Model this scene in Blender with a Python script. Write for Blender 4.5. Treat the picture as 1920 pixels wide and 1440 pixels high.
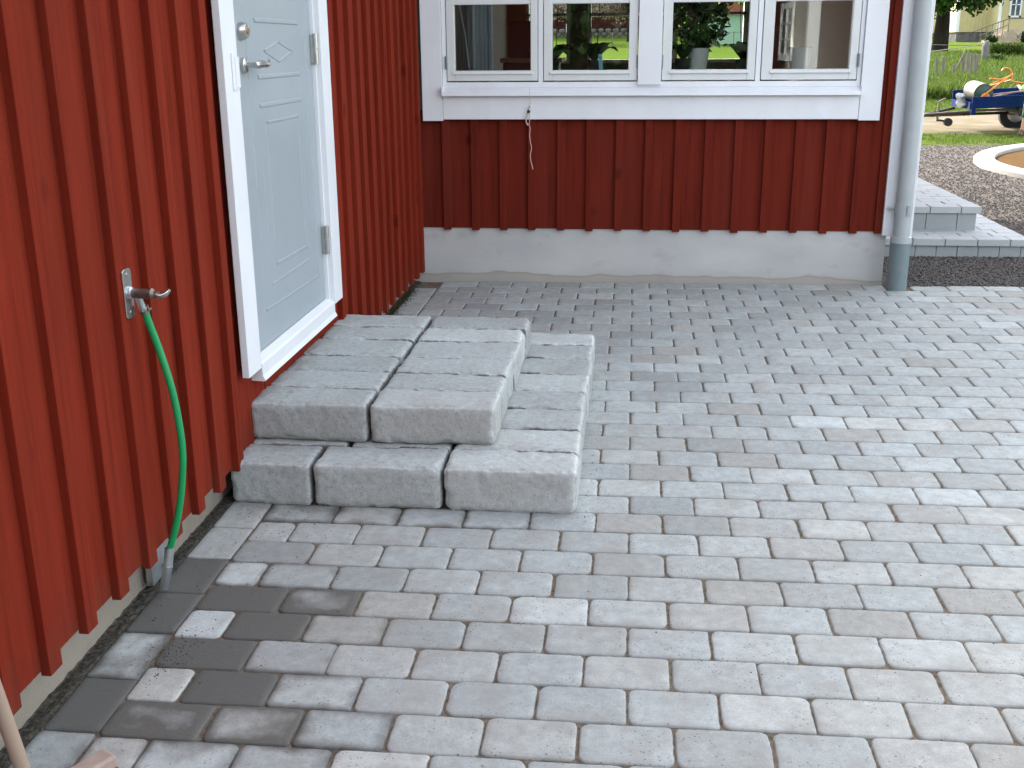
import bpy, math, random
from math import sin, cos, pi, radians, sqrt, atan2
from mathutils import Vector, noise, Matrix
R = random.Random(7)
sc = bpy.context.scene
for o in list(bpy.data.objects): bpy.data.objects.remove(o)
C = sc.collection

# ------------------------------------------------------------------ camera
cd = bpy.data.cameras.new('camera'); cam = bpy.data.objects.new('camera', cd); C.objects.link(cam)
yaw, pit, rol = 0.1093, -0.3009, -0.0077
fw = Vector((-sin(yaw)*cos(pit), cos(yaw)*cos(pit), sin(pit)))
rt = Vector((cos(yaw), sin(yaw), 0)); up = rt.cross(fw)
r2 = rt*cos(rol)+up*sin(rol); u2 = -rt*sin(rol)+up*cos(rol)
cam.matrix_world = Matrix(((r2.x, u2.x, -fw.x, 1.4741), (r2.y, u2.y, -fw.y, -6.7057), (r2.z, u2.z, -fw.z, 1.4247), (0, 0, 0, 1)))
cd.sensor_width = 36; cd.lens = 2039.2/1920*36; cd.clip_end = 3000; cd.clip_start = .05
sc.camera = cam

# ------------------------------------------------------------------ world, sun, exposure
SUN_AZ, SUN_EL = atan2(-.42, .91), radians(31)
w = bpy.data.worlds.new('World'); sc.world = w; w.use_nodes = True
nt = w.node_tree; nt.nodes.clear()
sky = nt.nodes.new('ShaderNodeTexSky'); sky.sky_type = 'NISHITA'; sky.sun_disc = False
sky.sun_elevation = SUN_EL; sky.sun_rotation = SUN_AZ; sky.dust_density = 2.5; sky.air_density = 1.0; sky.ozone_density = 0.6
bg = nt.nodes.new('ShaderNodeBackground'); bg.inputs[1].default_value = .15
wo = nt.nodes.new('ShaderNodeOutputWorld'); hs = nt.nodes.new('ShaderNodeHueSaturation'); hs.inputs['Saturation'].default_value = .37; nt.links.new(sky.outputs[0], hs.inputs['Color']); nt.links.new(hs.outputs[0], bg.inputs[0]); nt.links.new(bg.outputs[0], wo.inputs[0])
sl = bpy.data.lights.new('sun', 'SUN'); sl.energy = 2.0; sl.angle = radians(.5); sl.color = (1, .95, .86)
so = bpy.data.objects.new('sun', sl); C.objects.link(so)
sd = Vector((sin(SUN_AZ)*cos(SUN_EL), cos(SUN_AZ)*cos(SUN_EL), sin(SUN_EL)))
so.rotation_euler = sd.to_track_quat('Z', 'Y').to_euler(); so.location = sd*30
sc.view_settings.view_transform = 'Standard'; sc.view_settings.look = 'None'; sc.view_settings.gamma = 1
sc.view_settings.exposure = 2.66
sc.cycles.max_bounces = 8; sc.cycles.transparent_max_bounces = 16

# ------------------------------------------------------------------ helpers
ORG = {}
def reg(o, label=None, cat=None, group=None, kind=None):
    if label: o['label'] = label
    if cat: o['category'] = cat
    if group: o['group'] = group
    if kind: o['kind'] = kind
    return o
def thing(name, loc, label, cat, group=None):
    o = bpy.data.objects.new(name, None); C.objects.link(o); o.location = loc; o.empty_display_size = .1
    ORG[o.name] = Vector(loc); return reg(o, label, cat, group)
class MB:
    def __init__(s): s.v = []; s.f = []; s.c = []; s.fc = []
    def add(s, vs, fs):
        b = len(s.v); s.v += [tuple(a) for a in vs]; s.f += [tuple(i+b for i in f) for f in fs]
    def box(s, x0, x1, y0, y1, z0, z1):
        s.add([(x0,y0,z0),(x1,y0,z0),(x1,y1,z0),(x0,y1,z0),(x0,y0,z1),(x1,y0,z1),(x1,y1,z1),(x0,y1,z1)],
              [(0,3,2,1),(4,5,6,7),(0,1,5,4),(1,2,6,5),(2,3,7,6),(3,0,4,7)]); return s
    def obox(s, c, a, b, d):   # oriented box: centre and three half vectors
        c, a, b, d = map(Vector, (c, a, b, d)); vs = []
        for k in (-1, 1):
            for i, j in ((-1,-1),(1,-1),(1,1),(-1,1)): vs.append(c+a*i+b*j+d*k)
        s.add(vs, [(0,3,2,1),(4,5,6,7),(0,1,5,4),(1,2,6,5),(2,3,7,6),(3,0,4,7)]); return s
    def tube(s, pts, r, n=10, cap=True):
        pts = [Vector(p) for p in pts]; rs = r if isinstance(r, (list, tuple)) else [r]*len(pts)
        b = len(s.v); prev = None
        for i, p in enumerate(pts):
            t = (pts[min(i+1, len(pts)-1)]-pts[max(i-1, 0)]).normalized()
            if prev is None:
                a = t.orthogonal().normalized()
            else:
                a = (prev-t*prev.dot(t)).normalized()
            prev = a; bb = t.cross(a)
            for k in range(n):
                q = 2*pi*k/n; s.v.append(tuple(p+(a*cos(q)+bb*sin(q))*rs[i]))
        for i in range(len(pts)-1):
            for k in range(n):
                k2 = (k+1) % n; s.f.append((b+i*n+k, b+i*n+k2, b+(i+1)*n+k2, b+(i+1)*n+k))
        if cap:
            s.f.append(tuple(b+k for k in reversed(range(n)))); s.f.append(tuple(b+(len(pts)-1)*n+k for k in range(n)))
        return s
    def prism(s, poly, axis, a, b):  # polygon in the two other axes, extruded along axis
        n = len(poly); vs = []
        for t in (a, b):
            for p, q in poly:
                vs.append({'x': (t, p, q), 'y': (p, t, q), 'z': (p, q, t)}[axis])
        fs = [tuple(range(n)), tuple(range(2*n-1, n-1, -1))]
        for i in range(n): j = (i+1) % n; fs.append((i, i+n, j+n, j))
        s.add(vs, fs); return s
    def build(s, name, mat, parent=None, smooth=False, bevel=0, loc=None, angle=40, attr=None):
        off = Vector((0, 0, 0))
        if parent is not None: off = ORG[parent.name]
        elif loc is not None: off = Vector(loc)
        me = bpy.data.meshes.new(name); me.from_pydata([(v[0]-off.x, v[1]-off.y, v[2]-off.z) for v in s.v], [], s.f)
        me.validate(); me.update()
        import bmesh
        if not attr:
            bm = bmesh.new(); bm.from_mesh(me); bmesh.ops.recalc_face_normals(bm, faces=bm.faces); bm.to_mesh(me); bm.free()
        if attr:
            a = me.color_attributes.new('tone', 'FLOAT_COLOR', 'POINT')
            flat = [x for c in attr for x in c]
            if len(flat) == len(me.vertices)*4: a.data.foreach_set('color', flat)
        me.materials.append(mat)
        if smooth:
            for p in me.polygons: p.use_smooth = True
            if smooth != 'all': me.set_sharp_from_angle(angle=radians(angle))
        o = bpy.data.objects.new(name, me); C.objects.link(o)
        if parent is not None: o.parent = parent
        elif loc is not None: o.location = off
        ORG[o.name] = off
        if bevel:
            m = o.modifiers.new('bevel', 'BEVEL'); m.width = bevel; m.segments = 2; m.limit_method = 'ANGLE'; m.angle_limit = radians(50); m.harden_normals = False
        return o

def spline(ps, n=8):
    ps = [Vector(p) for p in ps]; out = []
    for i in range(len(ps)-1):
        a, b, c, d = ps[max(i-1, 0)], ps[i], ps[i+1], ps[min(i+2, len(ps)-1)]
        for k in range(n):
            t = k/n; out.append(.5*((2*b)+(c-a)*t+(2*a-5*b+4*c-d)*t*t+(3*b-a-3*c+d)*t**3))
    out.append(ps[-1]); return out

# ------------------------------------------------------------------ materials
def N(nt, t, **k):
    n = nt.nodes.new(t)
    for a, b in k.items(): setattr(n, a, b)
    return n
def newmat(name):
    m = bpy.data.materials.new(name); m.use_nodes = True; nt = m.node_tree
    return m, nt, nt.nodes['Principled BSDF']
def ramp(nt, fac, stops):
    r = N(nt, 'ShaderNodeValToRGB'); e = r.color_ramp.elements
    while len(e) < len(stops): e.new(.5)
    for i, (p, c) in enumerate(stops): e[i].position = p; e[i].color = (*c, 1) if len(c) == 3 else c
    nt.links.new(fac, r.inputs[0]); return r.outputs[0]
def noise_t(nt, scale, detail=4, vec=None, rough=.55):
    n = N(nt, 'ShaderNodeTexNoise'); n.inputs['Scale'].default_value = scale; n.inputs['Detail'].default_value = detail
    n.inputs['Roughness'].default_value = rough
    if vec is not None: nt.links.new(vec, n.inputs['Vector'])
    return n.outputs[0]
def coords(nt, scale=(1, 1, 1)):
    g = N(nt, 'ShaderNodeNewGeometry'); mp = N(nt, 'ShaderNodeMapping'); mp.inputs['Scale'].default_value = scale
    nt.links.new(g.outputs['Position'], mp.inputs[0]); return mp.outputs[0]
def mixc(nt, fac, a, b, mode='MIX'):
    m = N(nt, 'ShaderNodeMix', data_type='RGBA', blend_type=mode)
    for s, v in ((0, fac), (6, a), (7, b)):
        if isinstance(v, (int, float)): m.inputs[s].default_value = v
        elif isinstance(v, tuple): m.inputs[s].default_value = (*v, 1) if len(v) == 3 else v
        else: nt.links.new(v, m.inputs[s])
    return m.outputs[2]
def math_(nt, op, a, b=None, c=None, clamp=False):
    m = N(nt, 'ShaderNodeMath', operation=op); m.use_clamp = clamp
    for i, v in enumerate((a, b, c)):
        if v is None: continue
        if isinstance(v, (int, float)): m.inputs[i].default_value = v
        else: nt.links.new(v, m.inputs[i])
    return m.outputs[0]
def bump(nt, b, h, strength=.3, dist=.01):
    n = N(nt, 'ShaderNodeBump'); n.inputs['Strength'].default_value = strength; n.inputs['Distance'].default_value = dist
    nt.links.new(h, n.inputs['Height']); nt.links.new(n.outputs[0], b.inputs['Normal'])
def simple(name, col, rough=.6, metal=0, var=.15, scale=12, bumps=0, bscale=60, stretch=(1, 1, 1), dirt=None, spec=.4):
    m, nt, b = newmat(name); v = coords(nt, stretch)
    n1 = noise_t(nt, scale, 5, v)
    lo = tuple(c*(1-var) for c in col); hi = tuple(min(1, c*(1+var)) for c in col)
    c = ramp(nt, n1, [(.3, lo), (.7, hi)])
    if dirt:
        n2 = noise_t(nt, dirt[1], 6, v); f = ramp(nt, n2, [(.5, (0, 0, 0)), (.75, (dirt[2],)*3)])
        c = mixc(nt, f, c, dirt[0])
    nt.links.new(c, b.inputs['Base Color']); b.inputs['Roughness'].default_value = rough; b.inputs['Metallic'].default_value = metal; b.inputs['Specular IOR Level'].default_value = spec if rough < .9 else 0
    if bumps: bump(nt, b, noise_t(nt, bscale, 4, v), bumps, .005)
    return m
def red_paint(name, col, vert_axis='z'):
    m, nt, b = newmat(name)
    v = coords(nt, (28, 28, 1.3)); n1 = noise_t(nt, 1.0, 6, v, .65)
    v2 = coords(nt, (1, 1, 1)); n2 = noise_t(nt, 2.2, 4, v2); n3 = noise_t(nt, 150, 3, v2)
    c = ramp(nt, n1, [(.25, tuple(x*.58 for x in col)), (.48, col), (.75, tuple(x*1.28 for x in col))])
    c = mixc(nt, ramp(nt, n2, [(.35, (0,)*3), (.75, (.45,)*3)]), c, tuple(x*f for x, f in zip(col, (.72, .8, .95))))
    # small knots and dark nail specks
    vo = N(nt, 'ShaderNodeTexVoronoi'); vo.inputs['Scale'].default_value = 1.0
    nt.links.new(coords(nt, (5, 5, 3.2)), vo.inputs['Vector'])
    k = ramp(nt, vo.outputs['Distance'], [(.07, (.6,)*3), (.15, (0,)*3)])
    c = mixc(nt, k, c, tuple(x*.35 for x in col))
    g = N(nt, 'ShaderNodeNewGeometry'); sp = N(nt, 'ShaderNodeSeparateXYZ'); nt.links.new(g.outputs['Position'], sp.inputs[0])
    dz = math_(nt, 'ADD', sp.outputs[2], math_(nt, 'MULTIPLY', noise_t(nt, 9, 5, v2), -.5))
    dz = math_(nt, 'ADD', dz, .35)
    c = mixc(nt, ramp(nt, dz, [(.06, (.35,)*3), (.30, (0,)*3)]), c, (.085, .045, .03))
    v4 = coords(nt, (9, 9, .6)); c = mixc(nt, ramp(nt, noise_t(nt, 1, 4, v4), [(.5, (0,)*3), (.72, (.35,)*3)]), c, tuple(x*f for x, f in zip(col, (1.15, 1.7, 2.0))))
    nt.links.new(c, b.inputs['Base Color']); b.inputs['Roughness'].default_value = .95
    b.inputs['Specular IOR Level'].default_value = .08
    h = math_(nt, 'ADD', math_(nt, 'MULTIPLY', n1, .8), math_(nt, 'MULTIPLY', n3, .4)); bump(nt, b, h, .35, .004)
    return m
RED = red_paint('falun_red', (.172, .0195, .0085)); RED_SHADED = red_paint('falun_red_shaded', (.122, .016, .0085)); REDX = red_paint('brown_red', (.048, .013, .008))  # window wall's copy of the red is darkened, its shade put into the colour
WHITE = simple('white_paint', (.68, .70, .72), .42, var=.03, scale=6, bumps=.06, bscale=90, dirt=((.55, .56, .53), 9, .25), stretch=(1, 1, .5))
WSASH = simple('sash_paint', (.60, .62, .61), .4, var=.03, scale=8)
DOORM = simple('door_paint', (.30, .345, .37), .38, var=.03, scale=5, dirt=((.26, .30, .32), 7, .3))
STEEL = simple('steel', (.55, .55, .53), .28, 1, var=.1, scale=40)
DSTEEL = simple('dark_steel', (.20, .17, .15), .4, .8, var=.25, scale=60)
BRASS = simple('brass', (.6, .45, .2), .3, 1)
GALV = simple('galvanised', (.55, .6, .62), .35, .9, var=.12, scale=30)
ROOF = simple('roof_tile', (.22, .07, .04), .8, var=.2, scale=8)
BLACK = simple('black_plastic', (.02, .02, .025), .5)
HOSE = simple('green_hose', (.01, .27, .085), .38, var=.06, scale=20)
PIPE_L = simple('pipe_light', (.34, .37, .375), .35, var=.04, scale=10, dirt=((.27, .29, .29), 8, .25))
PIPE_D = simple('pipe_dark', (.145, .19, .20), .38, var=.06, scale=12, dirt=((.21, .215, .20), 10, .5))
def conc(name, col, dirtc=(.25, .22, .18), spots=True):
    m, nt, b = newmat(name); v = coords(nt); v1 = coords(nt)
    n1 = noise_t(nt, 3, 5, v); n2 = noise_t(nt, 220, 4, v, .7); n3 = noise_t(nt, 18, 5, v)
    c = ramp(nt, n1, [(.3, tuple(x*.88 for x in col)), (.7, tuple(x*1.1 for x in col))])
    c = mixc(nt, ramp(nt, n3, [(.45, (0,)*3), (.8, (.35,)*3)]), c, dirtc)
    c = mixc(nt, .35, c, ramp(nt, n2, [(.3, tuple(x*.75 for x in col)), (.7, tuple(min(1, x*1.25) for x in col))]))
    nt.links.new(c, b.inputs['Base Color']); b.inputs['Roughness'].default_value = .92; b.inputs['Specular IOR Level'].default_value = .25
    bump(nt, b, n2, .4, .003)
    return m
def foundation_mat():
    m, nt, b = newmat('foundation_render'); v = coords(nt)
    n1 = noise_t(nt, 1.6, 5, coords(nt, (1, 1, 2))); n2 = noise_t(nt, 160, 3, v)
    c = ramp(nt, n1, [(.3, (.38, .385, .38)), (.7, (.48, .48, .46))])
    g = N(nt, 'ShaderNodeNewGeometry'); sp = N(nt, 'ShaderNodeSeparateXYZ'); nt.links.new(g.outputs['Position'], sp.inputs[0])
    wv = noise_t(nt, 1.0, 3, coords(nt, (2.2, 2.2, .5)))
    zz = math_(nt, 'ADD', sp.outputs[2], math_(nt, 'MULTIPLY', math_(nt, 'SUBTRACT', wv, .5), -.11))
    splash = ramp(nt, zz, [(0, (.55,)*3), (.045, (.5,)*3), (.055, (.75,)*3), (.062, (.12,)*3), (.11, (0,)*3)])
    c = mixc(nt, splash, c, (.25, .21, .155))
    blot = ramp(nt, noise_t(nt, 1.0, 4, coords(nt, (5, 5, 9))), [(.58, (0,)*3), (.72, (.35,)*3)])
    c = mixc(nt, blot, c, (.27, .24, .23))
    nt.links.new(c, b.inputs['Base Color']); b.inputs['Roughness'].default_value = .9; bump(nt, b, n2, .25, .004); return m
FOUND = foundation_mat(); FOUNDL = None

def paver_mat(name, pits=True):
    m, nt, b = newmat(name)
    at = N(nt, 'ShaderNodeAttribute', attribute_name='tone'); sp = N(nt, 'ShaderNodeSeparateColor'); nt.links.new(at.outputs['Color'], sp.inputs[0])
    tone, wet, edge = sp.outputs[0], sp.outputs[1], sp.outputs[2]; hue = at.outputs['Alpha']
    v = coords(nt)
    fine = noise_t(nt, 240, 4, v, .8); mid = noise_t(nt, 30, 6, v, .65); big = noise_t(nt, 9, 4, v); huge = noise_t(nt, .8, 2, v)
    cool = (.362, .385, .376); warm = (.382, .378, .350)
    c = mixc(nt, hue, cool, warm)
    k = math_(nt, 'MULTIPLY', tone, math_(nt, 'ADD', .62, math_(nt, 'MULTIPLY', fine, .62)))
    k = math_(nt, 'MULTIPLY', k, math_(nt, 'ADD', .62, math_(nt, 'MULTIPLY', mid, .72)))
    k = math_(nt, 'MULTIPLY', k, math_(nt, 'ADD', .93, math_(nt, 'MULTIPLY', huge, .14)))
    cm = N(nt, 'ShaderNodeVectorMath', operation='SCALE'); nt.links.new(c, cm.inputs[0]); nt.links.new(k, cm.inputs['Scale']); c = cm.outputs[0]
    # brown dust worn into low spots and near the joints
    d = ramp(nt, math_(nt, 'ADD', big, math_(nt, 'MULTIPLY', edge, .10)), [(.50, (0,)*3), (.74, (.55,)*3)])
    c = mixc(nt, d, c, (.27, .26, .235))
    if pits:
        vo = N(nt, 'ShaderNodeTexVoronoi'); vo.inputs['Scale'].default_value = 85; nt.links.new(v, vo.inputs['Vector'])
        gate = ramp(nt, noise_t(nt, 14, 2, v), [(.48, (0,)*3), (.58, (1,)*3)])
        p = ramp(nt, vo.outputs['Distance'], [(.10, (.7,)*3), (.24, (0,)*3)])
        c = mixc(nt, math_(nt, 'MULTIPLY', p, gate), c, (.07, .065, .06))
        sp2 = N(nt, 'ShaderNodeTexVoronoi'); sp2.inputs['Scale'].default_value = 19; nt.links.new(v, sp2.inputs['Vector'])
        c = mixc(nt, ramp(nt, sp2.outputs['Distance'], [(.035, (.7,)*3), (.065, (0,)*3)]), c, (.05, .045, .045))
    # water soaking in from the edges
    wm = math_(nt, 'ADD', math_(nt, 'MULTIPLY', wet, 2.4), math_(nt, 'MULTIPLY', edge, .9))
    wm = math_(nt, 'ADD', wm, math_(nt, 'MULTIPLY', math_(nt, 'SUBTRACT', big, .5), 1.8))
    wm = math_(nt, 'MULTIPLY', math_(nt, 'SUBTRACT', wm, 1.05), 1.25, clamp=True)
    wm = math_(nt, 'MULTIPLY', wm, ramp(nt, wet, [(.02, (0,)*3), (.1, (1,)*3)]), clamp=True)
    wetc = mixc(nt, hue, (.105, .106, .098), (.125, .110, .090))
    wetc = mixc(nt, .4, wetc, ramp(nt, fine, [(.3, (.065, .064, .06)), (.7, (.165, .16, .15))]))
    c = mixc(nt, wm, c, wetc)
    nt.links.new(c, b.inputs['Base Color'])
    rr = math_(nt, 'SUBTRACT', .93, math_(nt, 'MULTIPLY', wm, .30)); nt.links.new(rr, b.inputs['Roughness'])
    b.inputs['Specular IOR Level'].default_value = .15
    bump(nt, b, math_(nt, 'ADD', math_(nt, 'MULTIPLY', fine, .6), math_(nt, 'MULTIPLY', mid, .8)), .35, .003)
    return m
def block_mat(name):
    m, nt, b = newmat(name)
    at = N(nt, 'ShaderNodeAttribute', attribute_name='tone'); sp = N(nt, 'ShaderNodeSeparateColor'); nt.links.new(at.outputs['Color'], sp.inputs[0]); tone, grime, edge, hue = sp.outputs[0], sp.outputs[1], sp.outputs[2], at.outputs['Alpha']
    v = coords(nt); fine = noise_t(nt, 260, 4, v, .75); mid = noise_t(nt, 48, 6, v, .7); big = noise_t(nt, 7, 5, v, .6)
    c = ramp(nt, mid, [(.25, (.235, .248, .240)), (.45, (.345, .37, .362)), (.6, (.39, .418, .410)), (.8, (.51, .54, .53))])
    c = mixc(nt, math_(nt, 'MULTIPLY', hue, .6), c, (.38, .355, .325))
    c = mixc(nt, ramp(nt, big, [(.42, (0,)*3), (.75, (.55,)*3)]), c, (.29, .275, .25))
    e = ramp(nt, math_(nt, 'MULTIPLY', edge, math_(nt, 'ADD', mid, .3)), [(.42, (0,)*3), (.68, (.55,)*3)])
    c = mixc(nt, e, c, (.53, .545, .54))
    d = ramp(nt, noise_t(nt, 95, 3, v), [(.62, (0,)*3), (.74, (.65,)*3)]); c = mixc(nt, d, c, (.17, .16, .145))
    rust = ramp(nt, noise_t(nt, 4.5, 3, coords(nt, (1.3, 1, 1))), [(.66, (0,)*3), (.8, (.5,)*3)]); c = mixc(nt, rust, c, (.22, .165, .11))
    c = mixc(nt, ramp(nt, grime, [(.12, (0,)*3), (.7, (.85,)*3)]), c, (.085, .078, .068))
    k = math_(nt, 'MULTIPLY', tone, math_(nt, 'ADD', .76, math_(nt, 'MULTIPLY', fine, .48)))
    cm = N(nt, 'ShaderNodeVectorMath', operation='SCALE'); nt.links.new(c, cm.inputs[0]); nt.links.new(k, cm.inputs['Scale'])
    nt.links.new(cm.outputs[0], b.inputs['Base Color']); b.inputs['Roughness'].default_value = .95; b.inputs['Specular IOR Level'].default_value = .2
    bump(nt, b, math_(nt, 'ADD', math_(nt, 'MULTIPLY', fine, .5), mid), .7, .006)
    return m
FOUNDL = conc('old_foundation', (.27, .238, .195), (.13, .11, .08))
PAVER = paver_mat('paver_concrete'); BLOCK = block_mat('step_block_concrete')
SAND = simple('joint_sand', (.155, .125, .095), .95, var=.45, scale=60, bumps=.6, bscale=300)
SOIL = simple('dark_soil', (.065, .06, .05), .97, var=.6, scale=90, bumps=.9, bscale=220)
def gravel_mat(name, cols, sc_):
    m, nt, b = newmat(name); v = coords(nt)
    vo = N(nt, 'ShaderNodeTexVoronoi'); vo.inputs['Scale'].default_value = sc_; nt.links.new(v, vo.inputs['Vector'])
    sp = N(nt, 'ShaderNodeSeparateColor'); nt.links.new(vo.outputs['Color'], sp.inputs[0])
    n = len(cols); c = ramp(nt, sp.outputs[0], [(i/(n-1)*.9+.05, q) for i, q in enumerate(cols)])
    c = mixc(nt, ramp(nt, vo.outputs['Distance'], [(.35, (0,)*3), (.75, (.5,)*3)]), c, tuple(x*.5 for x in cols[0]))
    c = mixc(nt, ramp(nt, noise_t(nt, .7, 4, v), [(.35, (0,)*3), (.7, (.35,)*3)]), c, cols[-2])
    nt.links.new(c, b.inputs['Base Color']); b.inputs['Roughness'].default_value = 1; b.inputs['Specular IOR Level'].default_value = 0
    h = math_(nt, 'SUBTRACT', 1, vo.outputs['Distance']); bump(nt, b, h, .9, .02); return m
GRAV = gravel_mat('gravel', [(.09, .082, .076), (.12, .108, .10), (.155, .138, .126), (.20, .178, .16)], 55)
def tone_mat(name, a, b_, rough=.9, trans=0):
    m, nt, b = newmat(name); at = N(nt, 'ShaderNodeAttribute', attribute_name='tone'); sp = N(nt, 'ShaderNodeSeparateColor'); nt.links.new(at.outputs['Color'], sp.inputs[0])
    c = mixc(nt, sp.outputs[0], a, b_); nt.links.new(c, b.inputs['Base Color']); b.inputs['Roughness'].default_value = rough
    b.inputs['Specular IOR Level'].default_value = .25 if rough < .85 else 0
    if trans:
        t = N(nt, 'ShaderNodeBsdfTranslucent'); nt.links.new(c, t.inputs[0]); mx = N(nt, 'ShaderNodeMixShader'); mx.inputs[0].default_value = trans
        nt.links.new(b.outputs[0], mx.inputs[1]); nt.links.new(t.outputs[0], mx.inputs[2]); nt.links.new(mx.outputs[0], nt.nodes['Material Output'].inputs[0])
    return m
STONES = tone_mat('gravel_stones', (.085, .079, .074), (.20, .178, .162))
LEAF = tone_mat('leaf_green', (.010, .030, .005), (.055, .11, .014), .6, .35)
LEAFY = tone_mat('leaf_yellow_green', (.05, .09, .015), (.14, .18, .035), .6, .4)
LEAFD = tone_mat('leaf_dark', (.008, .02, .006), (.035, .075, .018), .45, .15)
GRASSB = tone_mat('grass_blade', (.030, .060, .008), (.105, .145, .022), .7, .35)
BLOSS = tone_mat('blossom', (.06, .06, .035), (.24, .18, .16), .7, .3)
def lawn_mat():
    m, nt, b = newmat('lawn'); v = coords(nt)
    n1 = noise_t(nt, .35, 5, v); n2 = noise_t(nt, 14, 4, v, .7)
    c = ramp(nt, n1, [(.3, (.062, .10, .016)), (.55, (.09, .13, .022)), (.75, (.125, .135, .04))])
    c = mixc(nt, .4, c, ramp(nt, n2, [(.3, (.04, .07, .010)), (.7, (.13, .17, .035))]))
    nt.links.new(c, b.inputs['Base Color']); b.inputs['Roughness'].default_value = 1; b.inputs['Specular IOR Level'].default_value = 0; bump(nt, b, n2, .8, .04); return m
LAWN = lawn_mat()
DIRT = simple('track_dirt', (.17, .142, .105), .95, var=.25, scale=2.5, bumps=.5, bscale=25, dirt=((.10, .12, .03), 1.1, .6))
GSTRIP = simple('verge_turf', (.055, .08, .014), .95, var=.5, scale=5, bumps=.8, bscale=40, dirt=((.13, .105, .075), 2, .8))
WOODG = simple('grey_wood', (.13, .115, .09), .85, var=.25, scale=6, stretch=(6, 6, 1))
WOODP = simple('ash_wood', (.29, .215, .16), .6, var=.12, scale=5, stretch=(1, 1, .3))
WOODK = simple('pink_wood', (.36, .27, .225), .7, var=.12, scale=30)
REDB = simple('red_bristle', (.5, .01, .02), .5)
BLUE = simple('blue_panel', (.005, .017, .08), .75, var=.12, scale=6, dirt=((.02, .035, .08), 5, .4), spec=.05)
RUST = simple('dark_frame', (.05, .035, .03), .6, .3, var=.3)
RUBBER = simple('rubber', (.02, .02, .022), .8)
ORANGE = simple('orange_paint', (.50, .17, .012), .4)
DGREEN = simple('green_paint', (.012, .05, .035), .4)
PALE = simple('pale_drum', (.07, .068, .048), .6, var=.12)
CREAM = simple('cream_boards', (.48, .42, .22), .7, var=.06, scale=3)
STONEW = simple('grey_stone', (.13, .125, .12), .9, var=.35, scale=3, bumps=.5, bscale=8)
KERBM = simple('white_kerb', (.28, .27, .245), .8, var=.08, scale=8)
BEDM = simple('sandy_bed', (.10, .06, .03), .95, var=.15, scale=6)
BARK = simple('bark', (.02, .017, .014), .95, var=.35, scale=5, bumps=.9, bscale=10, stretch=(1, 1, .3))
SKIN = simple('skin', (.52, .29, .2), .55, var=.05)
HIVIS = simple('hivis_shirt', (.14, .5, .02), .7, var=.06)
SHORTS = simple('green_shorts', (.02, .07, .045), .8)
BOOT = simple('brown_boot', (.10, .06, .04), .7)
HAIR = simple('hair', (.25, .15, .07), .7)
ROOMW = simple('room_wall', (.16, .165, .13), .8, var=.04)
FLOORW = simple('room_floor', (.24, .16, .09), .4, var=.1, stretch=(1, 6, 1))
CURT = simple('curtain_cloth', (.22, .28, .29), .9, var=.05)
POTW = simple('pot_white', (.62, .62, .60), .4, var=.03)
DARKW = simple('dark_wood', (.035, .022, .02), .5)
TAGM = simple('blue_tag', (.2, .42, .6), .5, var=.4, scale=60)
STRING = simple('cotton_cord', (.52, .40, .36), .9)
def glass_mat():
    m = bpy.data.materials.new('window_glass'); m.use_nodes = True; nt = m.node_tree; nt.nodes.clear()
    o = N(nt, 'ShaderNodeOutputMaterial'); t = N(nt, 'ShaderNodeBsdfTransparent'); t.inputs[0].default_value = (.80, .86, .83, 1)
    g = N(nt, 'ShaderNodeBsdfGlossy'); g.inputs['Roughness'].default_value = 0.0; g.inputs[0].default_value = (1, 1, 1, 1)
    fr = N(nt, 'ShaderNodeFresnel'); fr.inputs[0].default_value = 1.5
    k = math_(nt, 'MULTIPLY', fr.outputs[0], 1.9, clamp=True)
    mx = N(nt, 'ShaderNodeMixShader'); nt.links.new(k, mx.inputs[0]); nt.links.new(t.outputs[0], mx.inputs[1]); nt.links.new(g.outputs[0], mx.inputs[2]); nt.links.new(mx.outputs[0], o.inputs[0])
    return m
GLASS = glass_mat()

# ------------------------------------------------------------------ ground
HP = [(-60, -.3), (-20, -.256), (0, 0), (10, .045), (14, .08), (20, .12), (30, .28), (47, .55), (52, .70), (66, .95), (76, 1.42), (81, 1.5), (95, 2.25), (150, 6), (300, 15), (900, 40)]
def h(x, y):
    for (a, p), (b, q) in zip(HP, HP[1:]):
        if y <= b: z = p+(q-p)*(y-a)/(b-a); break
    else: z = HP[-1][1]
    if y > 25: z += max(0, min(1, (20-x)/30))*(y-25)*.004 if x < 20 else 0
    return z+.007*max(-8, min(x, 8))
def sheet(xs, ys, dz, f=None):
    m = MB(); nx, ny = len(xs), len(ys)
    for y in ys:
        for x in xs: m.v.append((x, y, h(x, y)+dz+(f(x, y) if f else 0)))
    for j in range(ny-1):
        for i in range(nx-1): a = j*nx+i; m.f.append((a, a+1, a+nx+1, a+nx))
    return m
def rng_(a, b, n): return [a+(b-a)*i/(n-1) for i in range(n)]
ys = [-60, -40, -20, -10, -5, -2, 0, 2, 4, 6, 8, 10]+rng_(12, 100, 60)+[110, 125, 150, 200, 300, 500, 900]
xs = [-500, -250, -120, -60]+rng_(-40, 60, 70)+[90, 150, 300, 600]
o = sheet(xs, ys, -.06).build('ground', LAWN, smooth='all'); reg(o, 'green grassy ground rising gently behind the red house', kind='structure')
o = sheet(rng_(-.1, 5.7, 12), rng_(-9.5, .05, 20), -.0065).build('joint_sand', SAND, smooth='all'); reg(o, 'brown sand filling the joints between the pavers', kind='structure')
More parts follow.
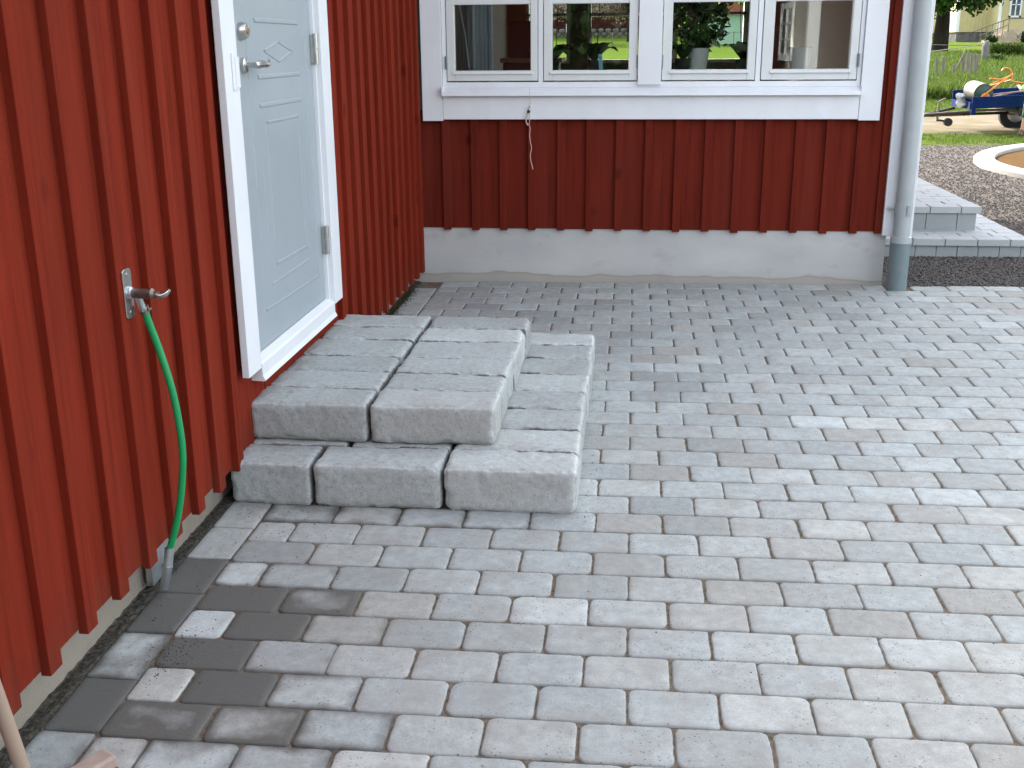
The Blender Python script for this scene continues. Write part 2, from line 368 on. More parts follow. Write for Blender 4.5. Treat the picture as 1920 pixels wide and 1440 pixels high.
# gravel yard
o = sheet([2.9, 4, 5, 6, 8, 12, 18], [-.02, 1, 2, 3, 4, 6, 8, 9.2], -.004).build('gravel', GRAV, smooth='all'); reg(o, 'grey gravel yard beside the house corner', kind='structure')
o = sheet([5.7, 7, 12, 18], [-12, -6, -.02], -.004).build('gravel', GRAV, smooth='all'); reg(o, 'grey gravel right of the paving', kind='structure')
o = sheet(rng_(3.5, 22, 20), [9.2, 9.6, 10, 10.5, 11], -.002).build('grass_verge', GSTRIP, smooth='all'); reg(o, 'thin grass strip between gravel yard and dirt track', kind='structure')
# track: from the yard, bending right and away
tr = MB(); L = []
for i in range(40):
    t = i/39
    y = 11+t*60
    xl = 2.0 if y < 12.6 else (2.0+(y-12.6)*2.9 if y < 14.6 else 7.8+(y-14.6)*.37)
    wd = 18 if y < 14 else max(2.4, 18-(y-14)*2.5)
    for k in range(8): x = xl+wd*k/7; tr.v.append((x, y, h(x, y)+.0))
for i in range(39):
    for k in range(7): a = i*8+k; tr.f.append((a, a+1, a+9, a+8))
o = tr.build('dirt_track', DIRT, smooth='all'); reg(o, 'pale dirt track curving away past the trailer', kind='structure')
# soil along the left wall
o = sheet([.06, .085, .105, .120, .135, .152, .175], rng_(-9.5, 0.01, 400), 0, lambda x, y: noise.noise(Vector((x*60, y*40, 0)))*.008+(.013 if x < .12 else (-.012 if x > .17 else 0))).build('soil', SOIL); reg(o, 'dark soil gap between foundation and border pavers', kind='structure')

# ------------------------------------------------------------------ pavement
PR_, PC_, X0_, EX = .1425, .213, 1.4946, .3012
def stone_top(m, cols, x0, x1, y0, y1, rnd, tone, wet, hue, r0=.015, gap=.0018, zoff=0, chip=.5, z_at=h):
    dz = rnd.gauss(0, .0007)+zoff; tx, ty = rnd.gauss(0, .003), rnd.gauss(0, .004)
    cx, cy = (x0+x1)/2, (y0+y1)/2; a, b = (x1-x0)/2-gap, (y1-y0)/2-gap
    sx, sy = rnd.gauss(0, .0012), rnd.gauss(0, .0012); rot = rnd.gauss(0, .005)
    pts = []; ns = 5
    rr = [max(.005, r0*(1+rnd.gauss(0, .35))+(rnd.random() < .22)*rnd.uniform(.004, .016)*chip) for _ in range(4)]
    cs = [(1, 1, 0), (-1, 1, 90), (-1, -1, 180), (1, -1, 270)]
    for q, (ax, ay, st) in enumerate(cs):
        r = rr[q]
        for k in range(ns):
            an = radians(st+90*k/(ns-1)); pts.append((ax*(a-r)+r*cos(an), ay*(b-r)+r*sin(an)))
        nx, ny, _ = cs[(q+1) % 4]; p = pts[-1]; r2_ = rr[(q+1) % 4]
        e = (nx*(a-r2_)+(r2_*cos(radians(st+90))), ny*(b-r2_)+(r2_*sin(radians(st+90))))
        steps = 12 if abs(e[0]-p[0]) > abs(e[1]-p[1]) else 7
        for k in range(1, steps+1):
            t = k/(steps+1); pts.append((p[0]+(e[0]-p[0])*t, p[1]+(e[1]-p[1])*t))
    n = len(pts); base = len(m.v); seed = rnd.random()*100
    def jit(p, amp): return 1+amp*(noise.noise(Vector((p[0]*45+seed, p[1]*45, seed)))+.8*noise.noise(Vector((p[0]*160+seed, p[1]*160, seed)))) - amp*.35
    rings = [(0, -.045, 1.0), (0, -.0055, 1.0), (.0016, -.0018, .97), (.005, -.0003, .85), (.018, 0, .45), (.036, .0002, .12)]
    for ins, z, ed in rings:
        for (px, py) in pts:
            l = sqrt(px*px+py*py); j = jit((px, py), .020)
            kx_ = (a-ins*1.0)/a; ky_ = (b-ins*1.0)/b
            qx, qy = px*kx_*j+sx, py*ky_*j+sy
            qx, qy = qx-qy*rot, qy+qx*rot
            X, Y = cx+qx, cy+qy
            zz = z+noise.noise(Vector((X*60, Y*60, seed)))*.0008
            m.v.append((X, Y, z_at(X, Y)+zz+dz+qx*tx+qy*ty)); cols.append((tone, wet, ed, hue))
    m.v.append((cx+sx, cy+sy, z_at(cx, cy)+dz)); cols.append((tone, wet, 0, hue))
    for i in range(len(rings)-1):
        for k in range(n): k2 = (k+1) % n; m.f.append((base+i*n+k, base+i*n+k2, base+(i+1)*n+k2, base+(i+1)*n+k))
    b2 = base+(len(rings)-1)*n; ctr = base+len(rings)*n
    for k in range(n): m.f.append((b2+k, b2+(k+1) % n, ctr))
WET = {(27, 1): .30, (28, 0): .95, (28, 1): .60, (29, 1): .95, (29, 2): .26, (30, 0): .95, (30, 1): .2, (31, 1): .95, (31, 2): .33,
       (32, 0): .72, (32, 1): .5, (32, 2): .38, (33, 0): .3, (33, 1): .36, (33, 2): .36, (34, 0): .3, (34, 1): .25, (24, 0): .38, (24, 1): .28, (24, 2): .25, (24, 3): .3, (27, 0): .2, (35, 0): .3, (26, 0): .12}
TONE = {(27, 0): 1.28, (29, 0): 1.3, (31, 0): 1.3, (33, 0): 1.18, (33, 3): 1.2, (28, 4): 1.25, (17, 9): 1.3, (17, 10): 1.25, (17, 11): 1.2, (28, 5): 1.05}
m = MB(); cols = []; rnd = random.Random(3)
for k in range(0, 41):
    yb, yt = -(k+1)*PR_, -k*PR_
    if k == 0: yt = .012
    if k % 2: xsx = [EX, X0_-5*PC_]; n0 = -5
    else: xsx = [EX, X0_-4.5*PC_]; n0 = -4.5
    while xsx[-1] < 5.55: xsx.append(xsx[-1]+PC_)
    for i in range(len(xsx)-1):
        xa, xb = xsx[i], xsx[i+1]
        if yt > -3.38 and yb < -1.75 and xb < 1.28: continue
        if k == 0 and xa > 2.98: continue
        if k == 0 and xb > 3.01: xb = 3.01
        if abs(xa-3.05) < .15 and k == 0: continue
        hue = min(1, max(0, rnd.gauss(.22+.15*min(1, max(0, (xa-1.5)/2.5)), .20))); tone = TONE.get((k, i), max(.80, min(1.28, rnd.gauss(1.0, .075))))
        if rnd.random() < .06: tone *= .88; hue = .9
        wet = WET.get((k, i), 0)
        stone_top(m, cols, xa, xb, yb, yt, rnd, tone, wet, hue)
# thin edging row where the paving meets the gravel, right of the downpipe
xx = 3.16
while xx < 5.5:
    stone_top(m, cols, xx, xx+.213, -.142, -.012, rnd, rnd.gauss(1.05, .08), 0, .3); xx += .213
# border course laid lengthwise along the left wall
n = 0; y = -3.833+.2147*17
BW = {17: .92, 18: .85, 19: .42, 20: .95, 21: .36, 22: .3, 16: .04, 15: .1, 14: .2}
while y > -9:
    ya = y-.2147
    tone = rnd.gauss(1.0, .08)
    if n == 19: tone = 1.12
    stone_top(m, cols, .158, EX-.002, ya, min(y, .0), rnd, tone, BW.get(n, 0), .15 if n > 16 else .5, r0=.006, chip=.2)
    y = ya; n += 1
o = m.build('pavement', PAVER, attr=cols, smooth='all'); reg(o, 'grey tumbled concrete block paving with brown sand joints', kind='structure')

# crumbs of soil scattered on the wet stones and in the joints
def rock(m, c, r, rnd, cols=None, tone=0):
    vs = []
    for d in ((1,0,0),(-1,0,0),(0,1,0),(0,-1,0),(0,0,1),(0,0,-1)):
        q = r*rnd.uniform(.6, 1.15); vs.append((c[0]+d[0]*q, c[1]+d[1]*q, c[2]+d[2]*q*.7))
    b = len(m.v); m.add(vs, [(0,2,4),(2,1,4),(1,3,4),(3,0,4),(2,0,5),(1,2,5),(3,1,5),(0,3,5)])
    if cols is not None: cols += [(tone, 0, 0, 1)]*6
m = MB(); rnd = random.Random(5)
for i in range(520):
    t = rnd.random()
    if t < .35: x, y = rnd.gauss(.33, .035), rnd.gauss(-4.36, .06)
    elif t < .55: x, y = rnd.uniform(.16, .6), rnd.uniform(-4.5, -3.5)
    elif t < .7: x, y = rnd.uniform(.2, .5), rnd.gauss(-3.52, .05)
    elif t < .82: x, y = 1.345+abs(rnd.gauss(0, .03)), rnd.uniform(-3.5, -1.7)
    else: x, y = rnd.uniform(.4, 3.2), rnd.uniform(-5.2, -1.5)
    if -3.44 < y < -1.65 and x < 1.33: continue
    rock(m, (x, y, h(x, y)+.001), rnd.choice((.0012, .0016, .0022, .003)), rnd)
o = m.build('soil_crumbs', SOIL); reg(o, 'brown soil crumbs scattered over the pavers', 'soil', kind='stuff')
# a few small twigs, pebbles and a moss patch
m = MB(); cols = []; rnd = random.Random(15)
for i in range(1700):
    y = rnd.uniform(-1.05, -.25); x = .14+abs(rnd.gauss(0, .028)); z = h(x, y)
    a = rnd.uniform(0, 6.28); l = rnd.uniform(.004, .014); d = Vector((cos(a)*.5, sin(a)*.5, rnd.uniform(.3, 1)))*l
    s = Vector((-sin(a), cos(a), 0))*.0016; p = Vector((x, y, z)); b = len(m.v)
    m.v += [tuple(p-s), tuple(p+s), tuple(p+d)]; m.f.append((b, b+1, b+2)); t = rnd.random(); cols += [(t, 0, 0, 1)]*3
MOSS = tone_mat('moss', (.035, .03, .018), (.06, .075, .02))
o = m.build('moss', MOSS, attr=cols); reg(o, 'dark moss and litter growing against the wall behind the steps', 'moss', kind='stuff')

# ------------------------------------------------------------------ stone steps
def block(m, cols, x0, x1, y0, y1, z0, z1, r, rnd, tone, hue, front=False):
    cell = .009; a = Vector(((x1-x0)/2, (y1-y0)/2, (z1-z0)/2)); c = Vector(((x0+x1)/2, (y0+y1)/2, (z0+z1)/2))
    sd_ = rnd.random()*50; dims = [max(4, int(2*q/cell)) for q in a]; rc = [r*rnd.uniform(.7, 1.4) for _ in range(8)]
    for ax in range(3):
        for sg in (-1, 1):
            i1, i2 = (ax+1) % 3, (ax+2) % 3; n1, n2 = dims[i1], dims[i2]; b = len(m.v)
            for i in range(n1+1):
                for j in range(n2+1):
                    p = Vector((0, 0, 0)); p[ax] = sg*a[ax]
                    # denser sampling near the edges
                    p[i1] = a[i1]*(-cos(pi*i/n1)*.35+(2*i/n1-1)*.65); p[i2] = a[i2]*(-cos(pi*j/n2)*.35+(2*j/n2-1)*.65)
                    ci = (p.x > 0)+2*(p.y > 0)+4*(p.z > 0); rr = rc[ci]*(1+.25*noise.noise(p*18+Vector((sd_, 0, 0))))
                    q = Vector([max(-a[k]+rr, min(a[k]-rr, p[k])) for k in range(3)]); d = p-q
                    l = d.length
                    if l > 1e-6: pp = q+d*(rr/l) if l > rr else p
                    else: pp = p
                    nn = (pp-q).normalized() if l > 1e-6 else Vector([sg if k == ax else 0 for k in range(3)])
                    ns = Vector((pp.x+sd_, pp.y, pp.z))
                    dd = noise.noise(ns*9)*.0022+noise.noise(ns*34)*.0022+noise.noise(ns*85)*.0018
                    ed = min(1, max(0, 1-(min(a[k]-abs(p[k]) for k in range(3) if k != ax))/.03))
                    if ed > .35: dd -= max(0, noise.noise(ns*38))*.009*ed
                    pp = pp+nn*dd
                    gy = max(0, (abs(pp.y)-(a.y-.0085))/.0085) if not (front and pp.y < 0) else 0
                    gx = max(0, (pp.x-(a.x-.008))/.008) if x1 < .9 and z1 > .05 else 0
                    gr = min(1, max(gy, gx*.8)*(1+.6*noise.noise(ns*60))); m.v.append(tuple(c+pp)); cols.append((tone, gr, ed*.8*(1-gr), hue))
            for i in range(n1):
                for j in range(n2):
                    q = b+i*(n2+1)+j; f = (q, q+n2+1, q+n2+2, q+1)
                    m.f.append(f if sg > 0 else f[::-1])
steps = thing('doorstep', (.75, -2.55, -.04), 'two stone steps of rough grey concrete blocks below the white door', 'steps')
rnd = random.Random(11)
def sblock(x0, x1, y0, y1, z0, z1, tone=None, hue=None, dx=.0):
    m = MB(); cols = []; g = .0042
    block(m, cols, x0+g, x1-g, y0+g, y1-g, z0, z1, .021, rnd, tone if tone else rnd.gauss(1.06, .06), hue if hue is not None else min(1, max(0, rnd.gauss(.2, .12))), front=(y0 < -3.4 or (z0 > 0 and y0 < -3.2)))
    m.build('step_block', BLOCK, steps, smooth='all', attr=cols)
zb = -.045
sblock(.157, .52, -3.245, -3.03, zb, .108, 1.0, .1); sblock(.52, .884, -3.245, -3.03, zb, .108, 1.0, .1)
sblock(.157, .443, -3.443, -3.247, zb, .108, 1.0, .1); sblock(.443, .884, -3.443, -3.247, zb, .110, 1.08, .12); sblock(.884, 1.328, -3.448, -3.247, zb, .113, 1.2, .25)
lb = [-3.247, -3.025, -2.797, -2.569, -2.332, -2.095, -1.873, -1.658]
lt = [1.18, 1.0, .98, 1.16, .97, 1.0, 1.3]
for i in range(7):
    d = rnd.uniform(-.004, .004); sblock(.884, 1.328+d, lb[i]+.0, lb[i+1], zb, .112+i*.0004+rnd.uniform(-.0008, .0008), lt[i], .2)
ub = [-3.232, -3.027, -2.820, -2.603, -2.358, -2.140, -1.922]
ul = [1.02, .98, 1.0, 1.0, 1.12, 1.05]; ur = [1.06, 1.05, 1.05, 1.12, 1.22, .98]
for i in range(6):
    d = rnd.uniform(-.005, .005)
    sblock(.158, .592, ub[i], ub[i+1], .1085, .250+i*.0006+rnd.uniform(-.0008, .0008), ul[i]*(1.04 if i % 2 else .95), .12 if i else .2)
    sblock(.592, 1.040+d, ub[i], ub[i+1], .1085, .250+i*.0006+rnd.uniform(-.0008, .0008), ur[i]*(.96 if i % 2 else 1.03), .5 if i == 0 else .15)

# ------------------------------------------------------------------ house
house = thing('wooden_house', (0, 0, 0), 'red board and batten house with white door, window trim and grey foundation', 'house')
P = .1757; BL0 = -4.627; BB0 = .3674; rnd = random.Random(21)
def h_part(mb, name, mat, label=None, **k):
    o = mb.build(name, mat, house, **k)
    if label: o['label'] = label
    return o
# cores, foundations
mb = MB(); mb.box(-7.2, .148, -10, 8, .092, 3.1); mb.prism([(-7.2, 3.1), (.148, 3.1), (-3.5, 5.9)], 'y', -10, 8); h_part(mb, 'wall_core', ROOMW)
mb = MB(); mb.box(0, .116, -10, .0, -.4, .090); h_part(mb, 'foundation', FOUNDL, 'brownish strip of foundation under the left wall')
mb = MB(); mb.box(.116, 3.008, .010, .19, -.4, .352); mb.box(2.85, 3.008, .19, 5.4, -.4, .352); h_part(mb, 'foundation', FOUND, 'pale grey rendered foundation')
# left wall siding: backing boards and battens
mb = MB(); y = BL0-.025-P*26
DY0, DY1 = -3.339, -2.114
k = -26
while True:
    ya = BL0-.025+P*k; yb = ya+P-.003
    if ya > -.02: break
    yb = min(yb, .004); xo = rnd.uniform(-.0015, .0015); zb_ = .088+rnd.uniform(-.004, .004)
    for (p, q, zt) in ([(ya, yb, 3.0)] if yb < DY0+.01 or ya > DY1-.01 else
                       [(ya, yb, .385)] + ([(ya, DY0+.06, 3.0)] if ya < DY0 else []) + ([(DY1-.06, yb, 3.0)] if yb > DY1 else []) + [(ya, yb, 3.0, 2.40)]) if False else []: pass
    segs = []
    if yb <= DY0+.02 or ya >= DY1-.02: segs = [(ya, yb, zb_, 3.0)]
    else:
        segs = [(ya, yb, zb_, .39), (ya, yb, 2.42, 3.0)]
        if ya < DY0+.05: segs.append((ya, min(yb, DY0+.05), .39, 2.42))
        if yb > DY1-.05: segs.append((max(ya, DY1-.05), yb, .39, 2.42))
    for p, q, z0, z1 in segs: mb.box(.150, .178+xo, p, q, z0, z1)
    k += 1
for k in range(-26, 27):
    yr = BL0+P*k+rnd.uniform(-.002, .002); yl = yr-.052+rnd.uniform(-.002, .002)
    if yl > -.03: break
    z0 = .076+rnd.uniform(-.003, .003); segs = [(z0, 3.0)]
    if yr > DY0 and yl < DY1: segs = [(2.43, 3.0)] if (yl < -2.2 and yr > -3.25) else [(z0, .362), (2.43, 3.0)]
    for a, b in segs: mb.box(.176, .2005+rnd.uniform(-.001, .001), yl, yr, a, b)
h_part(mb, 'wall', RED, bevel=.0018)
# back (wing) wall siding with window opening
WX0, WX1, WZ0, WZ1 = .34, 2.77, 1.19, 2.16
mb = MB(); k = 0
xa = .19; brs = [BB0+P*i for i in range(-1, 16)]
edges = [.13]+[b-.023 for b in brs if b < 2.96]+[2.972]
for a, b in zip(edges, edges[1:]):
    yo = rnd.uniform(-.001, .001); zt = .346+rnd.uniform(-.003, .003)
    if a > 2.80: mb.box(a, b-.003, 0+yo, .022, zt, 2.72)
    else:
        mb.box(a, b-.003, 0+yo, .022, zt, 1.06); mb.box(a, b-.003, 0+yo, .022, 2.28, 2.72)
mb.box(2.83, 2.972, .001, .022, 1.06, 2.28) if False else None
for b in brs:
    if b > 2.96: continue
    b += rnd.uniform(-.002, .002); zt = .336+rnd.uniform(-.003, .003)
    if b < .25: continue
    if b-.046 > 2.88: mb.box(b-.046, b, -.020, .001, zt, 2.72)
    else:
        mb.box(b-.046, b, -.020, .001, zt, 1.012); mb.box(b-.046, b, -.020, .001, 2.30, 2.72)
mb.box(2.93, 2.972, -.0195, .001, .338, 2.72)
# gable side (faces the gravel)
yy = .0
while yy < 5.4:
    mb.box(3.098, 3.118, yy+.02, min(yy+P-.003, 5.4)+.02, .345, 2.75); mb.box(3.117, 3.14, yy+.13, yy+.176, .336, 2.75) if yy > .1 else None; yy += P
h_part(mb, 'wall', RED_SHADED, bevel=.0018)
# wing structure: inner walls round the openings
mb = MB()
mb.box(.13, WX0, .022, .16, .36, 2.75); mb.box(WX1, 3.098, .022, .16, .36, 2.75); mb.box(WX0, WX1, .022, .16, .36, WZ0); mb.box(WX0, WX1, .022, .16, WZ1, 2.75)
mb.box(2.96, 3.098, .16, 5.42, .36, 2.75)
FW = 5.25
def farwall(a, b, z0, z1): mb.box(a, b, FW, FW+.14, z0, z1)
farwall(-3, 2.96, 0, 1.25); farwall(-3, 2.96, 2.2, 2.75); farwall(-3, .335, 1.25, 2.2); farwall(.80, .985, 1.25, 2.2); farwall(2.62, 2.96, 1.25, 2.2)
mb.box(-3.1, -3.0, .16, FW, 0, 2.75); mb.box(-3.0, .13, .022, .16, 0, 2.75)
h_part(mb, 'room_wall', ROOMW)
MB().box(-3, 2.96, .16, FW, .30, .38).build('floor', FLOORW, house); MB().box(-3.1, 3.1, .0, 5.4, 2.75, 2.83).build('ceiling', ROOMW, house)
mb = MB(); mb.prism([(.0, 2.83), (5.4, 2.83), (2.7, 4.85)], 'x', -3, 3.1); h_part(mb, 'gable', RED)
# roofs
mb = MB()
mb.prism([(.50, 2.98), (-3.5, 6.02), (-7.9, 2.98), (-7.9, 3.10), (-3.5, 6.16), (.50, 3.10)], 'y', -10.6, 8.6); h_part(mb, 'roof', ROOF)
mb = MB(); mb.prism([(-.34, 2.70), (2.7, 5.08), (5.92, 2.66), (5.92, 2.80), (2.7, 5.22), (-.34, 2.84)], 'x', -3.5, 3.62); h_part(mb, 'roof', ROOF)
mb = MB(); mb.box(.53, 3.62, -.37, -.342, 2.66, 2.85); mb.box(.502, .53, -10.6, 8.6, 2.92, 3.12); h_part(mb, 'fascia', WHITE)
# corner board and downpipe
mb = MB(); mb.box(2.972, 3.144, -.046, -.020, .330, 2.70); mb.box(3.118, 3.1438, -.020, .13, .330, 2.70); h_part(mb, 'corner_board', WHITE, bevel=.002)
dp = MB().tube([(3.070, -.098, -.05), (3.070, -.098, .33)], .0585, 28).build('downpipe', PIPE_D, house, smooth=True); dp['label'] = 'grey downpipe, darker at its foot'
MB().tube([(3.070, -.098, .30), (3.070, -.098, .335), (3.070, -.098, .338), (3.062, -.098, 2.55)], [.060, .060, .0475, .0475], 28).build('upper_pipe', PIPE_L, dp, smooth=True)
mb = MB(); mb.tube([(3.069, -.098, .462), (3.069, -.098, .53)], .0505, 28); mb.box(3.078, 3.094, -.156, -.146, .468, .522); mb.tube([(3.02, -.09, .495), (2.99, -.05, .495)], .006, 8); mb.tube([(3.005, -.062, .495), (2.985, -.056, .495)], .009, 8); mb.build('pipe_clamp', PIPE_L, dp, smooth=True)

# ---- window
win = MB()
win.box(.2135, .336, -.046, -.020, .998, 2.28); win.box(2.776, 2.896, -.046, -.020, 1.000, 2.28)
win.box(.338, 2.774, -.044, -.020, 1.007, 1.150); win.box(.338, 2.774, -.044, -.020, 2.13, 2.28)
# outer frame
win.box(.338, .362, -.028, .08, 1.19, 2.13); win.box(2.752, 2.774, -.028, .08, 1.19, 2.13)
win.box(.362, 2.752, -.028, .08, 1.190, 1.222); win.box(.362, 2.752, -.028, .08, 2.08, 2.13)
win.box(1.498, 1.634, -.047, .08, 1.205, 2.13)
win.box(.912, .940, -.026, .08, 1.222, 2.08); win.box(2.176, 2.204, -.026, .08, 1.222, 2.08)
wo_ = h_part(win, 'window', WHITE, 'wide white four-casement window', bevel=.0015)
# sloped sill flashing
mb = MB(); mb.prism([(-.02, 1.192), (-.075, 1.168), (-.078, 1.145), (-.074, 1.144), (-.068, 1.163), (-.02, 1.18)], 'x', .338, 2.778)
mb.box(.336, .342, -.079, -.02, 1.147, 1.196); mb.box(2.774, 2.78, -.079, -.02, 1.147, 1.196)
mb.build('sill', WHITE, wo_)
mb = MB(); mb.box(.34, 2.77, .082, .36, 1.255, 1.282); mb.build('inner_sill', WHITE, wo_, bevel=.003)
sashes = [(.366, .908, .413, .867), (.944, 1.494, .994, 1.442), (1.638, 2.172, 1.692, 2.126), (2.208, 2.748, 2.270, 2.704)]
for (a, b, pa, pb) in sashes:
    mb = MB(); z0, z1, pz0, pz1 = 1.229, 2.074, 1.288, 2.02
    mb.box(a, pa, -.030, .024, z0, z1); mb.box(pb, b, -.030, .024, z0, z1); mb.box(pa, pb, -.030, .024, z0, pz0); mb.box(pa, pb, -.030, .024, pz1, z1)
    mb.box(pa, pb, -.024, .016, 1.660, 1.690)
    # glazing bead at the bottom of the pane
    mb.prism([(-.030, pz0-.004), (-.040, pz0-.016), (-.040, pz0-.022), (-.030, pz0-.022)], 'x', pa-.014, pb+.014)
    mb.build('sash', WSASH, wo_, bevel=.003)
    mb = MB(); mb.add([(pa-.004, .008, pz0-.004), (pb+.004, .008, pz0-.004), (pb+.004, .008, pz1+.004), (pa-.004, .008, pz1+.004)], [(0, 1, 2, 3)])
    mb.build('pane', GLASS, wo_)
for x in (.364, 1.497, 1.636, 2.751):
    mb = MB(); mb.tube([(x, -.036, 1.300), (x, -.036, 1.372)], .0075, 12); mb.tube([(x, -.036, 1.334), (x, -.036, 1.337)], .0085, 12); mb.build('hinge', PIPE_D, wo_, smooth=True)

# ---- door
door = MB(); LX = .185
door.box(.150, LX, -3.215, -2.256, .402, 2.36)
do = h_part(door, 'door', DOORM, 'pale grey-blue panelled entrance door', bevel=.002)
def groove(mb, pts, closed=False, wdt=.007, hgt=.0022):
    n = len(pts)
    for i in range(n if closed else n-1):
        a, b = Vector(pts[i]), Vector(pts[(i+1) % n]); d = (b-a).normalized(); s = Vector((-d.y, d.x))
        a2, b2 = a-d*wdt*.5, b+d*wdt*.5; vs = []
        for off, x in ((-1.0, LX-.001), (-.45, LX+hgt), (.45, LX+hgt), (1.0, LX-.001)):
            for p in (a2, b2): q = p+s*wdt*off; vs.append((x, q.x, q.y))
        mb.add(vs, [(0, 1, 3, 2), (2, 3, 5, 4), (4, 5, 7, 6), (0, 2, 4, 6), (1, 7, 5, 3)])
mb = MB()
groove(mb, [(-3.015, 2.30), (-3.015, .527), (-2.335, .515), (-2.335, 2.30)], True)
groove(mb, [(-2.865, 1.174), (-2.865, .668), (-2.484, .664), (-2.484, 1.174)], True)
groove(mb, [(-2.931, 1.22), (-2.931, .604), (-2.452, .608), (-2.452, 1.22)][1:3], False, .006)
groove(mb, [(-2.935, 1.09), (-2.931, .604)], False, .006, .0014); groove(mb, [(-2.448, 1.09), (-2.452, .608)], False, .006, .0014)
for z in (1.228, 1.324, 1.511, 1.60):
    groove(mb, [(-2.92, z+.006), (-2.436, z+.006)], False, .010, .003)
groove(mb, [(-2.838, 1.417), (-2.675, 1.448), (-2.507, 1.414), (-2.678, 1.379)], True, .005)
mb.build('moulding', DOORM, do)
# frame, casings, threshold
mb = MB(); mb.box(.148, .1855, -3.27, -3.218, .39, 2.40); mb.box(.148, .2005, -2.254, -2.1835, .392, 2.40); mb.box(.148, .187, -3.218, -2.183, 2.365, 2.42)
mb.box(.176, .196, -2.262, -2.240, .392, 2.38) if False else None
mb.box(.1995, .224, -3.345, -3.219, .372, 2.44); mb.box(.1995, .222, -2.240, -2.114, .372, 2.44); mb.box(.1995, .222, -3.219, -2.240, 2.33, 2.44)
fr = h_part(mb, 'door_frame', WHITE, bevel=.002)
mb = MB(); mb.prism([(.150, .398), (.188, .398), (.214, .386), (.219, .378), (.219, .338), (.228, .320), (.222, .317), (.150, .319)], 'y', -3.2, -2.236)
mb.build('threshold', WHITE, fr, bevel=.0015)
mb = MB(); mb.box(.224, .229, -3.282, -3.246, 1.30, 1.412); mb.box(.229, .231, -3.262, -3.228, 1.306, 1.40); mb.build('strike_plate', WHITE, fr, bevel=.002)
# hinges
for z in (.594, 1.362):
    mb = MB(); y_ = -2.262; mb.tube([(.207, y_, z), (.207, y_, z+.058)], .0095, 16); mb.tube([(.207, y_, z+.062), (.207, y_, z+.118)], .0105, 16)
    mb.box(.186, .203, -2.266, -2.258, z+.005, z+.112); mb.build('hinge', STEEL, do, smooth=True)
# lever handle
mb = MB(); hy, hz = -3.070, 1.372
mb.tube([(LX, hy, hz), (LX+.012, hy, hz), (LX+.016, hy, hz)], [.027, .026, .020], 24); mb.tube([(LX+.014, hy, hz), (LX+.048, hy, hz)], .009, 14)
mb.tube(spline([(LX+.048, hy-.014, hz), (LX+.050, hy+.02, hz+.001), (LX+.050, hy+.06, hz+.003), (LX+.050, hy+.10, hz), (LX+.048, hy+.13, hz+.004), (LX+.040, hy+.16, hz+.014)], 4), [.009, .011, .012, .0125, .013, .013, .013, .0128, .0125, .012, .0115, .011, .010, .0095, .009, .0085, .008, .0075, .007, .006, .004], 14)
mb.build('handle', STEEL, do, smooth=True)
mb = MB(); mb.tube([(LX, hy, 1.480), (LX+.012, hy, 1.480), (LX+.026, hy, 1.480), (LX+.028, hy, 1.480)], [.030, .029, .021, .008], 24); mb.build('lock', STEEL, do, smooth=True)
mb = MB(); mb.tube([(LX+.026, hy, 1.480), (LX+.031, hy, 1.480)], .010, 16); mb.build('lock_core', BRASS, do, smooth=True)

# ------------------------------------------------------------------ tap and hose
tap = thing('garden_tap', (.2, -4.1, .83), 'steel wall tap on an upright plate with a dark spindle', 'tap')
mb = MB(); pl = [(-.024*a, b) for a, b in ((-1, -.058), (-.6, -.064), (.6, -.064), (1, -.058), (1, .058), (.6, .064), (-.6, .064), (-1, .058))]
mb.prism([(-4.103+p, .829+q) for p, q in pl], 'x', .2, .205); mb.tube([(.205, -4.103, .878), (.207, -4.103, .878)], .005, 10); mb.tube([(.205, -4.103, .780), (.207, -4.103, .780)], .005, 10)
mb.build('wall_plate', STEEL, tap, bevel=.001)
mb = MB(); mb.tube([(.205, -4.10, .830), (.212, -4.10, .830), (.214, -4.10, .830)], [.017, .016, .012], 18); mb.build('flange', GALV, tap, smooth=True)
mb = MB(); mb.tube([(.212, -4.10, .829), (.225, -4.10, .829), (.246, -4.10, .828), (.262, -4.10, .828), (.266, -4.10, .828), (.272, -4.10, .828)], [.011, .013, .0135, .0125, .015, .011], 18); mb.build('tap_body', DSTEEL, tap, smooth=True)
mb = MB(); mb.tube([(.270, -4.10, .828), (.278, -4.10, .826), (.288, -4.098, .824), (.300, -4.096, .829), (.311, -4.094, .838)], [.009, .010, .009, .0085, .004], 14); mb.build('lever', STEEL, tap, smooth=True)
mb = MB(); mb.tube([(.222, -4.09, .820), (.222, -4.08, .800), (.224, -4.075, .785)], [.010, .0095, .010], 14); mb.tube([(.224, -4.073, .787), (.225, -4.070, .779)], .012, 8); mb.build('spout', GALV, tap, smooth=True)
hose = thing('garden_hose', (.22, -4.05, .07), 'bright green garden hose bowing out from the wall tap', 'hose')
ctl = [(.225, -4.068, .782), (.229, -4.06, .745), (.247, -4.05, .66), (.271, -4.05, .542), (.281, -4.05, .406), (.271, -4.05, .297), (.247, -4.05, .184), (.213, -4.048, .085)]
MB().tube(spline(ctl), .0098, 16).build('hose_tube', HOSE, hose, smooth=True)
mb = MB(); mb.tube([(.2245, -4.069, .790), (.2255, -4.066, .770)], .0125, 14); mb.tube([(.236, -4.075, .781), (.236, -4.055, .778)], .004, 8); mb.build('hose_clamp', DSTEEL, hose, smooth=True)
mb = MB(); mb.tube(spline([(.213, -4.05, .090), (.209, -4.055, .055), (.203, -4.06, .02), (.190, -4.06, -.03)], 5), [.0130]*16, 16); mb.tube([(.205, -4.058, .040), (.204, -4.058, .032)], .0155, 14); mb.build('metal_elbow', GALV, hose, smooth=True)
